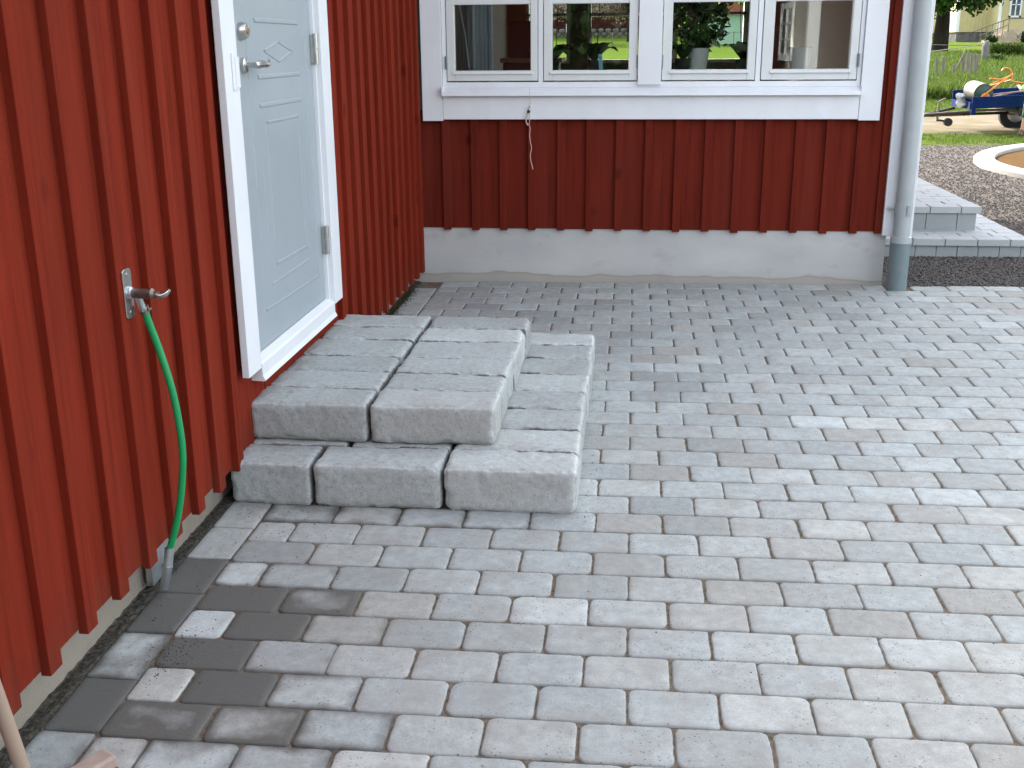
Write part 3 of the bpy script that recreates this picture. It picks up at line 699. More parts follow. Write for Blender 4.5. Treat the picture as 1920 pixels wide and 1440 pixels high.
mb = MB(); mb.prism([(-4.04, .085), (-3.935, .085), (-3.92, .03), (-3.955, -.035), (-4.04, -.04)], 'x', .128, .150); mb.build('base_flashing', GALV, house, bevel=.003)

# ------------------------------------------------------------------ cord under window
cord = thing('hanging_cord', (.87, -.05, 1.1), 'thin cotton cord hanging from a small clip under the window', 'cord')
mb = MB(); mb.tube(spline([(.866, -.082, 1.19), (.866, -.082, 1.145), (.867, -.055, 1.12), (.868, -.056, 1.085)], 4), .0009, 6)
mb.tube(spline([(.853, -.056, 1.048), (.846, -.056, 1.02), (.842, -.056, .998), (.848, -.056, .984), (.858, -.056, .980), (.862, -.056, .995), (.862, -.055, 1.02), (.858, -.056, 1.045)], 5), .0022, 8)
mb.tube(spline([(.845, -.058, 1.03), (.840, -.060, 1.005), (.850, -.060, .975), (.859, -.058, .978), (.865, -.054, .955), (.862, -.054, .92), (.8665, -.054, .875), (.873, -.054, .838), (.866, -.054, .80), (.868, -.054, .77), (.875, -.054, .74), (.882, -.054, .712)], 6), .0026, 8)
mb.build('string', STRING, cord, smooth=True)
mb = MB(); mb.tube([(.856, -.058, 1.046), (.860, -.058, 1.062)], .0085, 12); mb.build('clip', BLACK, cord, smooth=True)
mb = MB(); mb.tube([(.860, -.058, 1.060), (.865, -.058, 1.076)], [.008, .006], 12); mb.tube([(.865, -.058, 1.074), (.872, -.058, 1.085), (.880, -.052, 1.093)], [.003, .003, .001], 8); mb.tube([(.865, -.058, 1.074), (.866, -.056, 1.094)], .002, 8); mb.build('clip_spring', STEEL, cord, smooth=True)

# ------------------------------------------------------------------ broom
br = thing('push_broom', (.31, -4.92, -.06), 'wooden push broom with red bristles leaning on the red wall', 'broom')
p0 = Vector((.318, -4.985, -.035)); p1 = Vector((.262, -4.985, .296)); d = (p1-p0).normalized()
MB().tube([p0+d*.0, p0+d*.3, p0+d*1.25], .0150, 16).build('handle', WOODP, br, smooth=True)
ax = Vector((.085, .155, 0)).normalized(); sx = Vector((ax.y, -ax.x, 0))
mb = MB(); mb.obox(p0+ax*.03+Vector((.0, .0, .020)), ax*.145, sx*.024, Vector((0, 0, .015))); mb.build('broom_head', WOODK, br, bevel=.006)
mb = MB(); rnd = random.Random(2)
for i in range(900):
    c = p0+ax*(.03+rnd.uniform(-.14, .145))+sx*rnd.uniform(-.02, .022)+Vector((0, 0, .006)); e = c+sx*rnd.uniform(-.005, .02)+ax*rnd.uniform(0, .02)+Vector((0, 0, -.032))
    mb.tube([c, e], .0012, 3, False)
mb.build('bristles', REDB, br)

# ------------------------------------------------------------------ room interior things
def leaves(mb, cols, pts, size, rnd, asp=.5, up_=.3):
    for p in pts:
        p = Vector(p); d = Vector((rnd.gauss(0, 1), rnd.gauss(0, 1), rnd.gauss(up_, .8))).normalized(); s = d.orthogonal().normalized()
        s = (Matrix.Rotation(rnd.uniform(0, 6.28), 3, d) @ s); L_ = size*rnd.uniform(.6, 1.3); w_ = L_*asp*.5; b = len(mb.v)
        nrm = d.cross(s)*L_*.08
        mb.v += [tuple(p), tuple(p+d*L_*.45+s*w_+nrm), tuple(p+d*L_), tuple(p+d*L_*.45-s*w_+nrm)]; mb.f.append((b, b+1, b+2, b+3)); t = min(1, max(0, rnd.gauss(.45, .28))); cols += [(t, 0, 0, 1)]*4
def pot(mb, x, y, z, r0, r1, hh, n=28):
    mb.tube([(x, y, z), (x, y, z+hh*.98), (x, y, z+hh), (x, y, z+hh), (x, y, z+hh*.9)], [r0, r1, r1*1.02, r1*.92, r1*.9], n)
def strap_leaf(mb, cols, p, az, L_, w_, rise, droop, t):
    prev = None; n = 7; b = len(mb.v); d = Vector((cos(az), sin(az), 0)); s = Vector((-sin(az), cos(az), 0))
    for i in range(n):
        u = i/(n-1); c = Vector(p)+d*L_*u+Vector((0, 0, rise*sin(u*pi*.6)-droop*u*u)); ww = w_*sin(pi*min(.98, u*.9+.08))**.7
        mb.v += [tuple(c-s*ww), tuple(c+Vector((0, 0, -ww*.25))), tuple(c+s*ww)]; cols += [(t, 0, 0, 1)]*3
    for i in range(n-1):
        q = b+i*3; mb.f += [(q, q+1, q+4, q+3), (q+1, q+2, q+5, q+4)]
SZ = 1.283
pl_ = thing('potted_tree', (1.855, .20, SZ), 'bushy potted plant in a big white pot on the window sill', 'plant')
mb = MB(); pot(mb, 1.855, .20, SZ, .052, .068, .125); mb.build('pot', POTW, pl_, smooth=True)
mb = MB(); mb.tube(spline([(1.855, .20, SZ+.1), (1.865, .2, SZ+.25), (1.875, .2, SZ+.5)], 4), .006, 8)
for i in range(9): a = i*.7; mb.tube([(1.862, .2, SZ+.16+i*.02), (1.862+.11*cos(a), .2+.09*sin(a), SZ+.25+i*.03)], .003, 6)
mb.build('stem', WOODG, pl_)
mb = MB(); cols = []; rnd = random.Random(8); pts = []
for i in range(1300):
    a, u = rnd.uniform(0, 6.28), rnd.random()**.5; zz = rnd.uniform(.125, .62); rad = .175*sin(min(1, (zz-.09)/.18)*pi/2)
    pts.append((1.862+cos(a)*u*rad, .22+sin(a)*u*rad*.75, SZ+zz))
leaves(mb, cols, pts, .055, rnd, .5, -.2); mb.build('foliage', LEAFD, pl_, attr=cols)
def orchid(x, y, label, r, seed, tagged=False):
    rn = random.Random(seed)
    o = thing('orchid', (x, y, SZ), label, 'orchid', 'orchids on the window sill'); mb = MB(); pot(mb, x, y, SZ, r*.7, r, r*1.35); mb.build('pot', BLACK if seed != 4 else DARKW, o, smooth=True)
    mb = MB(); cols = []
    for i in range(9): strap_leaf(mb, cols, (x, y, SZ+r*1.25), rn.uniform(0, 6.28) if i else .3, rn.uniform(.10, .17), .042, .11, rn.uniform(.0, .06), rn.uniform(.1, .6))
    mb.build('leaf', LEAFD, o, smooth='all', attr=cols)
    mb = MB()
    for i in range(2): mb.tube(spline([(x+.01*i, y, SZ+r), (x-.02+.04*i, y, SZ+.2), (x-.03+.06*i, y, SZ+.42)], 5), .0026, 6)
    mb.build('stem', LEAFD, o)
    if tagged: MB().obox((x+.04, y-.055, SZ+.05), (.012, 0, .002), (0, .001, 0), (-.004, 0, .045)).build('plant_tag', TAGM, o)
orchid(1.235, .17, 'dark orchid with a blue plant tag in the second casement', .045, 4, True)
orchid(.985, .19, 'orchid with broad leaves at the left of the second casement', .04, 5)
orchid(1.765, .13, 'orchid in a round dark pot left of the big white pot', .05, 6)
orchid(2.12, .17, 'small orchid at the right end of the third casement', .045, 9)
o = thing('flower_pot', (2.46, .22, SZ), 'empty white flower pot behind the fourth casement', 'pot'); mb = MB(); pot(mb, 2.46, .22, SZ, .058, .072, .125); mb.build('pot', POTW, o, smooth=True)
# curtain, cable and cabinet seen dimly behind the first casement
mb = MB(); n = 40; b = 0
for i in range(n+1):
    x = .30+.22*i/n; y = .95+.03*sin(i*1.1)+.01*sin(i*2.7)
    mb.v += [(x, y, .45), (x, y, 2.6)]
for i in range(n): mb.f.append((2*i, 2*i+2, 2*i+3, 2*i+1))
o = mb.build('curtain', CURT, smooth='all', loc=(.4, .95, .45)); reg(o, 'pale blue curtain hanging inside the first casement', 'curtain'); md = o.modifiers.new('solid', 'SOLIDIFY'); md.thickness = .003
mb = MB(); mb.tube([(.392, .30, 1.70), (.43, .30, 1.50), (.452, .30, 1.30)], .0035, 8); o = mb.build('blind_cord', POTW, loc=(.42, .3, 1.3)); reg(o, 'pale blind cord slanting behind the first casement', 'cord')
ca = thing('cabinet', (.62, 2.6, .38), 'dark wooden cabinet standing inside behind the first casement', 'cabinet')
mb = MB(); mb.box(.42, .86, 2.4, 2.85, .38, 1.30); mb.build('body', DARKW, ca, bevel=.01); mb = MB(); mb.box(.47, .72, 2.45, 2.8, 1.335, 1.62); mb.build('screen', BLACK, ca, bevel=.01); MB().box(.40, .9, 2.38, 2.87, 1.30, 1.335).build('top', WOODP, ca)
# frames of the far windows
mb = MB()
for a, b in ((.335, .80), (.985, 2.62)):
    mb.box(a, b, FW-.02, FW+.1, 1.25, 1.285); mb.box(a, a+.035, FW, FW+.1, 1.285, 2.2); mb.box(b-.035, b, FW, FW+.1, 1.285, 2.2)
    mb.box(a, b, FW, FW+.1, 1.72, 1.75)
mb.box(1.86, 1.92, FW, FW+.1, 1.285, 2.2)
mb.build('window', WHITE, house)

# ------------------------------------------------------------------ stair by the gable
st = thing('paved_stairs', (3.7, 2.5, .03), 'two-tier stair of grey concrete slabs beside the house corner', 'stairs')
m = MB(); cols = []; rnd = random.Random(31)
SLAB = conc('stair_slab', (.40, .42, .42), (.33, .35, .35)); STB = conc('stair_block', (.30, .325, .325), (.24, .26, .26))
mb = MB()
def blocks(x0, x1, yf, z0, z1, wd):
    x = x0
    while x < x1-.02: mb.box(x+.0015, min(x+wd, x1)-.0015, yf+rnd.uniform(0, .003), yf+.14, z0, z1-.002); x += wd
blocks(3.145, 4.15, .935, -.02, .105, .1385)
y = .935
while y < 6: mb.box(4.05, 4.15, y+.142, y+.278, -.02, .104); y += .139
mb.build('riser_blocks', STB, st, bevel=.003); mb = MB(); blocks(3.145, 3.915, 1.312, .14, .272, .213)
y = 1.312
while y < 6: mb.box(3.82, 3.915, y+.142, y+.278, .14, .271); y += .139
mb.build('riser_blocks', STB, st, bevel=.003)
mb = MB()
def slabs(x0, x1, y0, y1, z0, z1):
    y = y0; r = 0
    while y < y1-.02:
        x = x1+.0 if r % 2 == 0 else x1
        first = True
        while x > x0+.01:
            wd = .14 if (first) else (.213)
            xn = max(x0, x-(wd if not first or r % 2 == 0 else .213)); dz = rnd.uniform(-.0015, .0015)
            mb.box(xn+.002, x-.002, y+.002, min(y+.142, y1)-.002, z0, z1+dz); x = xn; first = False
        y += .142; r += 1
slabs(3.145, 4.175, .913, 6, .106, .153); mb.build('tread_slabs', SLAB, st, bevel=.004); mb = MB(); slabs(3.145, 3.94, 1.288, 6, .273, .32)
mb.build('tread_slabs', SLAB, st, bevel=.004)

# round flower bed
bed = thing('round_bed', (8.6, 6.2, .08), 'round sandy bed ringed by a sunlit white kerb', 'flower bed')
mb = MB(); n = 90; cx, cy, r1_, r2_ = 8.6, 6.2, 3.17, 2.94
for i in range(n):
    a = 2*pi*i/n
    for r, z in ((r1_, -.05), (r1_, .045), (r1_-.02, .06), (r2_+.02, .06), (r2_, .045), (r2_, -.05)): x, y = cx+cos(a)*r, cy+sin(a)*r; mb.v.append((x, y, h(x, y)+z))
for i in range(n):
    for k in range(5): a, b = i*6+k, ((i+1) % n)*6+k; mb.f.append((a, b, b+1, a+1))
mb.build('kerb_ring', KERBM, bed, smooth=True)
mb = MB()
for i in range(n): a = 2*pi*i/n; x, y = cx+cos(a)*r2_, cy+sin(a)*r2_; mb.v.append((x, y, h(x, y)+.012))
mb.f.append(tuple(range(n))); mb.build('sand_fill', BEDM, bed)

# loose gravel stones
m = MB(); cols = []; rnd = random.Random(41)
for i in range(9000):
    x, y = rnd.uniform(3.12, 5.2), rnd.uniform(-.03, .92)
    if y < 0.01 and rnd.random() < .6: continue
    if (x-3.07)**2+(y+.098)**2 < .0045: continue
    rock(m, (x, y, h(x, y)+.002), rnd.uniform(.006, .012), rnd, cols, min(1, max(0, rnd.gauss(.28, .22))))
for i in range(20000):
    y = .92+8.3*rnd.random()**1.2; x = rnd.uniform(4.18, 5.5+(y)*.45)
    if (x-8.6)**2+(y-6.2)**2 < 10.1: continue
    if x < 3.96 and y < 6: continue
    rock(m, (x, y, h(x, y)+.002), rnd.uniform(.007, .013), rnd, cols, min(1, max(0, rnd.gauss(.5, .25))))
o = m.build('gravel_stones', STONES, attr=cols); reg(o, 'loose grey gravel stones beside the house corner and stairs', 'gravel', kind='stuff')

# ------------------------------------------------------------------ grass growing on the bank and verge
def blades(n, fx, size, seed):
    mb = MB(); cols = []; rn = random.Random(seed)
    for i in range(n):
        q = fx(rn)
        if q is None: continue
        x, y, s = q; z = h(x, y)-.03; a = rn.uniform(0, 6.28); L_ = size*s*rn.uniform(.5, 1.3); w_ = L_*.09+.004; d = Vector((cos(a), sin(a), 0)); l = Vector((rn.gauss(0, .3), rn.gauss(0, .3), 1))*L_
        p = Vector((x, y, z)); b = len(mb.v); mb.v += [tuple(p-d*w_), tuple(p+d*w_), tuple(p+l)]; mb.f.append((b, b+1, b+2)); t = min(1, max(0, rn.gauss(.5, .25))); cols += [(t, 0, 0, 1)]*3
    return mb, cols
def bank(rn):
    y = 20.5+7*rn.random() if rn.random() < .55 else rn.uniform(27, 60); x = .30*(y+6.7)+rn.uniform(-1.5, 3.0)*(1+max(0, y-27)*.03); return (x, y, (1.0 if y < 27 else .75)+.5*noise.noise(Vector((x, y, 0))))
def verge(rn):
    y = rn.uniform(9.3, 10.9); x = rn.uniform(4.5, 9)
    if noise.noise(Vector((x*.9, y*.9, 3))) < -.05: return None
    return (x, y, .35)
def lawn(rn):
    y = rn.uniform(13.5, 21); x = .28*(y+6.7)+rn.uniform(-1.2, 2.4-(y-13.5)*.0); return (x, y, .14) if y > 14.6 and x < 7.6+(y-14.6)*.37 else None
mb1, c1 = blades(44000, bank, .27, 51); mb2, c2 = blades(9000, verge, .16, 52); mb3, c3 = blades(14000, lawn, .35, 53)
for q, c in ((mb2, c2), (mb3, c3)): mb1.add(q.v, q.f); c1 += c
o = mb1.build('grass', GRASSB, attr=c1); reg(o, 'green grass growing on the bank, lawn edge and verge', 'grass', kind='stuff')

# ------------------------------------------------------------------ trailer
tl = thing('utility_trailer', (7.3, 11.4, .1), 'blue open utility trailer parked on the dirt track', 'trailer')
dx, dz = 1, .035
def T(x, y, z): return (x, y, z+(x-6.6)*.035)
def tbox(mb, x0, x1, y0, y1, z0, z1):
    b = len(mb.v); mb.box(x0, x1, y0, y1, z0, z1)
    for i in range(b, len(mb.v)): x, y, z = mb.v[i]; mb.v[i] = T(x, y, z)
mb = MB(); tbox(mb, 6.60, 8.55, 11.0, 11.03, .465, .64); mb.build('side_panel', BLUE, tl, bevel=.004)
mb = MB(); tbox(mb, 6.60, 8.55, 12.08, 12.11, .50, .70); mb.build('side_panel', BLUE, tl, bevel=.004)
mb = MB(); tbox(mb, 8.55, 8.58, 11.0, 12.11, .465, .66); tbox(mb, 6.62, 8.55, 11.03, 12.08, .47, .49); mb.build('bed', BLUE, tl)
mb = MB(); tbox(mb, 6.585, 6.615, 11.03, 12.08, .46, .56); tbox(mb, 6.60, 6.66, 10.985, 11.02, .375, .62); mb.build('front_panel', BLUE, tl)
mb = MB(); tbox(mb, 6.60, 8.5, 11.06, 11.11, .415, .45); tbox(mb, 6.0, 8.5, 11.50, 11.56, .335, .375); tbox(mb, 7.3, 7.36, 11.0, 12.1, .33, .45)
mb.tube([(6.0, 11.52, .345), (6.62, 11.06, .425)], .022, 8); mb.tube([(6.0, 11.52, .345), (6.62, 12.0, .425)], .022, 8); mb.build('chassis', RUST, tl)
mb = MB(); mb.tube([(5.82, 11.52, .335), (6.05, 11.52, .345), (6.2, 11.52, .345)], [.03, .028, .03], 12); mb.tube([(5.74, 11.52, .335), (5.84, 11.52, .335)], [.045, .04], 12); mb.tube([(5.86, 11.52, .38), (6.05, 11.52, .36)], .012, 8); mb.build('coupling', BLACK, tl, smooth=True)
mb = MB(); mb.tube([(6.24, 11.48, .25), (6.24, 11.48, .56)], .019, 10); mb.tube([(6.24, 11.48, .56), (6.30, 11.48, .585), (6.33, 11.48, .60)], .010, 8); mb.build('jack_stand', DSTEEL, tl, smooth=True)
mb = MB(); mb.tube([(6.40, 11.42, .24), (6.40, 11.50, .24)], .062, 22); mb.tube([(6.24, 11.47, .27), (6.40, 11.47, .25)], .016, 8); mb.build('jockey_wheel', RUBBER, tl, smooth=True)
for yy in (10.93, 12.15):
    mb = MB(); mb.tube([(7.62, yy-.06, .33), (7.62, yy-.045, .33), (7.62, yy+.045, .33), (7.62, yy+.06, .33)], [.22, .25, .25, .22], 28); wh = mb.build('wheel', RUBBER, tl, smooth=True)
    mb = MB(); mb.tube([(7.62, yy-.07, .33), (7.62, yy-.05, .33)], [.12, .15], 20); mb.build('rim', GALV, wh, smooth=True)
sk = thing('sack', (6.56, 11.3, .5), 'crumpled pale sack at the front of the blue trailer', 'sack')
mb = MB(); n = 14
for i in range(n):
    t = i/(n-1); rr = .032*sin(pi*(t*.86+.07))**.5*(1+.2*sin(t*9))
    for k in range(12): a = 2*pi*k/12; q = 1+.3*noise.noise(Vector((cos(a)*2, sin(a)*2, t*5))); mb.v.append((6.555+cos(a)*rr*q+.015*sin(t*6), 11.45+sin(a)*rr*8*q, .46+.22*t))
for i in range(n-1):
    for k in range(12): a = i*12+k; b = i*12+(k+1) % 12; mb.f.append((a, b, b+12, a+12))
mb.build('sack_body', simple('sack_cloth', (.13, .135, .15), .9), sk, smooth='all')
rl = thing('garden_roller', (6.9, 11.4, .5), 'green-ended lawn roller drum with orange handles lying in the trailer', 'roller')
mb = MB(); mb.tube([(6.83, 11.26, .685), (6.82, 11.80, .715)], .145, 36); mb.build('drum', PALE, rl, smooth=True)
mb = MB(); mb.tube([(6.83, 11.235, .680), (6.83, 11.262, .680)], .125, 36); mb.tube([(6.83, 11.225, .680), (6.83, 11.24, .680)], [.10, .125], 36); mb.build('end_plate', DGREEN, rl, smooth=True)
mb = MB(); mb.tube([(6.85, 11.19, .62), (6.85, 11.228, .62)], [.05, .075], 20); mb.obox((6.88, 11.2, .585), (.055, 0, .01), (0, .012, 0), (0, 0, .045)); mb.build('hub', ORANGE, rl, smooth=True)
mb = MB()
mb.tube([(6.762, 11.16, .624), (7.191, 11.2, .960)], .014, 8); mb.tube([(6.949, 11.6, .767), (7.282, 11.6, .926)], .014, 8); mb.tube([(7.00, 11.6, .895), (7.20, 11.6, .87), (7.62, 11.6, .80)], .012, 8)
mb.tube([(6.96, 11.5, .78), (7.191, 11.2, .88)], .012, 8)
mb.tube(spline([(7.105, 11.4, 1.015), (7.13, 11.4, 1.045), (7.18, 11.4, 1.052), (7.23, 11.4, 1.02), (7.26, 11.4, .96), (7.275, 11.4, .87)], 5), .013, 8); mb.tube([(7.191, 11.2, .96), (7.26, 11.4, .96)], .012, 8)
mb.build('handle', ORANGE, rl, smooth=True)
sp_ = thing('shovel', (7.3, 11.5, .52), 'long-handled tools lying in the blue trailer bed', 'tool')
mb = MB(); mb.tube([(6.95, 11.3, .66), (7.9, 11.4, .76)], .012, 8); mb.tube([(7.05, 11.7, .60), (8.3, 11.8, .85)], .012, 8); mb.build('handle', WOODP, sp_); mb = MB(); mb.obox((6.95, 11.4, .645), (.03, 0, 0), (0, .05, 0), (0, 0, .012)); mb.build('blade', GALV, sp_)

# ------------------------------------------------------------------ person at the right edge
def skinbody(name, verts, edges, radii, mat, parent, sub=2, root=0):
    off = ORG[parent.name]; me = bpy.data.meshes.new(name); me.from_pydata([tuple(Vector(v)-off) for v in verts], edges, []); o = bpy.data.objects.new(name, me); C.objects.link(o); o.parent = parent
    md = o.modifiers.new('skin', 'SKIN'); md.use_smooth_shade = True
    for i, r in enumerate(radii): me.skin_vertices[0].data[i].radius = r if isinstance(r, tuple) else (r, r)
    me.skin_vertices[0].data[root].use_root = True
    s = o.modifiers.new('sub', 'SUBSURF'); s.levels = sub; s.render_levels = sub; me.materials.append(mat); ORG[o.name] = off; return o
px, py, g = 7.33, 10.6, h(7.3, 10.6)
pe = thing('person', (px, py, g), 'small person in lime green shirt and dark shorts reaching into the trailer', 'person')
K = 1.0
V = [(px, py, g+.46), (px, py+.02, g+.60), (px-.01, py+.05, g+.70), (px-.01, py+.07, g+.745), (px-.02, py+.09, g+.80), (px-.02, py+.10, g+.90),
     (px-.055, py, g+.42), (px-.075, py-.01, g+.24), (px-.085, py+.01, g+.045), (px-.12, py-.05, g+.02),
     (px+.055, py, g+.42), (px+.07, py+.02, g+.24), (px+.08, py+.06, g+.045), (px+.06, py-.02, g+.02),
     (px-.09, py+.08, g+.69), (px-.10, py+.22, g+.66), (px-.09, py+.36, g+.70), (px-.085, py+.42, g+.70),
     (px+.08, py+.08, g+.69), (px+.10, py+.22, g+.68), (px+.07, py+.36, g+.72), (px+.06, py+.42, g+.72)]
E_ = [(0, 1), (1, 2), (2, 3), (3, 4), (4, 5), (0, 6), (6, 7), (7, 8), (8, 9), (0, 10), (10, 11), (11, 12), (12, 13), (2, 14), (14, 15), (15, 16), (16, 17), (2, 18), (18, 19), (19, 20), (20, 21)]
RR = [.075, .08, .07, .03, .055, .06, .05, .032, .024, .02, .05, .032, .024, .02, .034, .025, .019, .016, .034, .025, .019, .016]
skinbody('body', V, E_, RR, SKIN, pe)
def hand(p, d, s):
    p = Vector(p); d = Vector(d).normalized(); side = Vector((1, 0, 0)); vs = [p]; es = []; rs = [.013]
    for k, l in enumerate((.028, .034, .036, .032)):
        o_ = side*(k-1.5)*.008; vs += [p+o_+d*.022, p+o_+d*(.022+l*.5)+Vector((0, 0, -.004)), p+o_+d*(.022+l)+Vector((0, 0, -.016))]; b = 1+k*3; es += [(0, b), (b, b+1), (b+1, b+2)]; rs += [.0052, .0045, .0038]
    vs += [p+side*s*.016+d*.008, p+side*s*.024+d*.022]; b = len(vs)-2; es += [(0, b), (b, b+1)]; rs += [.0055, .0045]
    skinbody('hand', vs, es, rs, SKIN, pe, 1)
hand((px-.085, py+.43, g+.70), (0, 1, -.2), 1); hand((px+.06, py+.43, g+.72), (0, 1, -.2), -1)
skinbody('shirt', [(px, py, g+.33), (px, py+.0, g+.48), (px, py+.03, g+.62), (px-.01, py+.06, g+.71), (px-.095, py+.08, g+.69), (px-.10, py+.16, g+.675), (px+.085, py+.08, g+.69), (px+.10, py+.16, g+.68)],
         [(0, 1), (1, 2), (2, 3), (3, 4), (4, 5), (3, 6), (6, 7)], [(.12, .095), (.105, .09), (.10, .085), (.06, .05), .045, .042, .045, .042], HIVIS, pe)
skinbody('shorts', [(px, py, g+.40), (px-.05, py, g+.36), (px-.075, py-.005, g+.24), (px+.055, py, g+.36), (px+.07, py+.01, g+.24)], [(0, 1), (1, 2), (0, 3), (3, 4)], [.07, .06, .052, .06, .052], SHORTS, pe)
for sx_, yy_ in ((-.085, .01), (.08, .06)):
    skinbody('boot', [(px+sx_, py+yy_, g+.10), (px+sx_-.005, py+yy_, g+.03), (px+sx_-.05, py+yy_-.06, g+.022)], [(0, 1), (1, 2)], [.030, .034, .028], BOOT, pe, 2, 1)
skinbody('hair', [(px-.02, py+.075, g+.90), (px-.02, py+.06, g+.86)], [(0, 1)], [.062, .055], HAIR, pe)

# ------------------------------------------------------------------ fence, gatepost, hedge
fe = thing('pole_fence', (12, 31, .3), 'weathered pole fence with grey posts and pale wires beyond the lawn', 'fence')
tops = [(10.888, 30.0, 1.013), (11.095, 30.0, 1.028), (11.427, 30.0, 0.786), (11.695, 30.0, 1.119), (12.101, 31.0, 1.143), (12.488, 32.0, 1.101), (12.896, 33.0, 1.075), (13.257, 34.0, 1.048), (9.9, 30, 1.0), (8.9, 30, 1.0)]
bots = [(10.928, 30.0, .22), (11.114, 30.0, .2), (11.446, 30.0, .2), (11.724, 30.0, .2), (12.132, 31.0, .2), (12.546, 32.0, .2), (12.952, 33.0, .2), (13.311, 34.0, .2), (9.9, 30, .2), (8.9, 30, .2)]
for a, b in zip(tops, bots): MB().tube([b, a], [.055, .045], 8).build('post', WOODG, fe)
MB().tube([(11.745, 30, 1.246), (11.495, 30.02, .61)], .03, 8).build('brace', WOODG, fe)
for a in ([(4, 20, 1.05), (10.567, 30, 1.159), (17.135, 47, 1.344)], [(6, 30, 1.3), (14.341, 45, 1.364), (17.14, 47, 1.30)]): MB().tube(a, .016, 6).build('wire', PALE, fe)
def stone_shape(mb, c, r, seed, n=14):
    c = Vector(c)
    b = len(mb.v)
    for i in range(n+1):
        for k in range(n*2):
            th, ph = pi*i/n, pi*k/n; d = Vector((sin(th)*cos(ph), sin(th)*sin(ph), cos(th))); q = 1+.22*noise.noise(d*1.7+Vector((seed, 0, 0)))
            p = Vector([math.copysign(abs(d[j])**.6, d[j])*r[j]*q for j in range(3)]); mb.v.append(tuple(c+p))
    for i in range(n):
        for k in range(n*2): a = b+i*n*2+k; e = b+i*n*2+(k+1) % (n*2); mb.f.append((a, a+n*2, e+n*2, e))
mb = MB(); stone_shape(mb, (17.35, 47, 1.0), (.16, .16, .50), 3); o = mb.build('gatepost', STONEW, smooth='all', loc=(17.35, 47, .5)); reg(o, 'rough upright granite gatepost at the end of the fence wires', 'gatepost')
def crown(mb, cols, lobes, n, size, seed, asp=.7):
    rn = random.Random(seed); tot = sum(l[3]**2 for l in lobes)
    for (x, y, z, r) in lobes:
        pts = []
        for i in range(int(n*r*r/tot)):
            d = Vector((rn.gauss(0, 1), rn.gauss(0, 1), rn.gauss(0, 1))).normalized(); q = r*(rn.random()**.35)*(1+.35*noise.noise(d*2.2+Vector((x, y, z)))); pts.append((x+d.x*q, y+d.y*q, z+d.z*q*.8))
        leaves(mb, cols, pts, size, rn, asp, 0)
hd = thing('hedge', (19.8, 52, .7), 'clipped green hedge beside the granite gatepost', 'hedge')
mb = MB(); cols = []; rn = random.Random(61); pts = [(rn.uniform(18.95, 20.7), rn.uniform(51.8, 53), .62+.76*rn.random()) for _ in range(6000)]
leaves(mb, cols, pts, .11, rn, .7, .3); mb.build('foliage', GRASSB, hd, attr=cols)
for i in range(8): MB().tube([(19.1+i*.2, 52.4, .5), (19.1+i*.2, 52.4, 1.0)], .03, 6).build('trunk', BARK, hd)

# ------------------------------------------------------------------ trees
def tree(name, x, y, z, hgt, rad, trunk_r, label, group, leafm, lobes, n, size, seed, limbs=5):
    t = thing(name, (x, y, z), label, 'tree', group); mb = MB()
    mb.tube(spline([(x, y, z-.3), (x+.02, y, z+hgt*.2), (x-.05, y, z+hgt*.45), (x, y, z+hgt*.8)], 5), [trunk_r*1.25]+[trunk_r*(1-.045*i) for i in range(15)], 18)
    rn = random.Random(seed+1)
    for l in lobes[:limbs+6]: mb.tube(spline([(x, y, z+hgt*.28), ((x+l[0])/2, (y+l[1])/2, (z+hgt*.3+l[2])/2+.2), l[:3]], 4), [trunk_r*.35]*3+[trunk_r*.25]*3+[trunk_r*.12]*3, 8)
    mb.build('trunk', BARK, t, smooth=True)
    mb = MB(); cols = []; crown(mb, cols, lobes, n, size, seed); mb.build('crown', leafm, t, attr=cols); return t
rn = random.Random(71)
lobes = [(20.2+rn.uniform(-2.6, 2.2), 64+rn.uniform(-3, 2), rn.uniform(4.6, 9), rn.uniform(1.3, 2.2)) for _ in range(16)]+[(20.9, 62.5, 3.95, .95), (21.6, 62.5, 4.0, .85), (20.1, 63, 3.9, .7), (19.2, 63, 4.6, 1.2), (18.2, 63, 4.5, 1.3), (21.0, 62.2, 3.4, .5), (22.1, 62, 4.25, .8)]
tree('oak_tree', 20.22, 66, .95, 9, 4, .50, 'big dark-trunked tree in front of the cream house', None, LEAF, lobes, 15000, .30, 72)
lobes = [(29.3+rn.uniform(-1, 1.6), 74+rn.uniform(-1, 1), rn.uniform(3.9, 6.5), rn.uniform(.7, 1.1)) for _ in range(9)]+[(27.8, 74, 4.6, .7), (28.4, 74, 4.3, .6)]
tree('birch_tree', 31.5, 75, 1.4, 6, 3, .2, 'yellow-green young tree before the right part of the cream house', None, LEAFY, lobes, 6000, .2, 73)
lobes = [(24+rn.uniform(-2, 1), 92+rn.uniform(-2, 2), rn.uniform(2.6, 6), rn.uniform(1.2, 2)) for _ in range(9)]
tree('linden_tree', 23.5, 93, 2, 7, 3, .2, 'bright yellow-green tree left of the cream house', None, LEAFY, lobes, 7000, .35, 74)
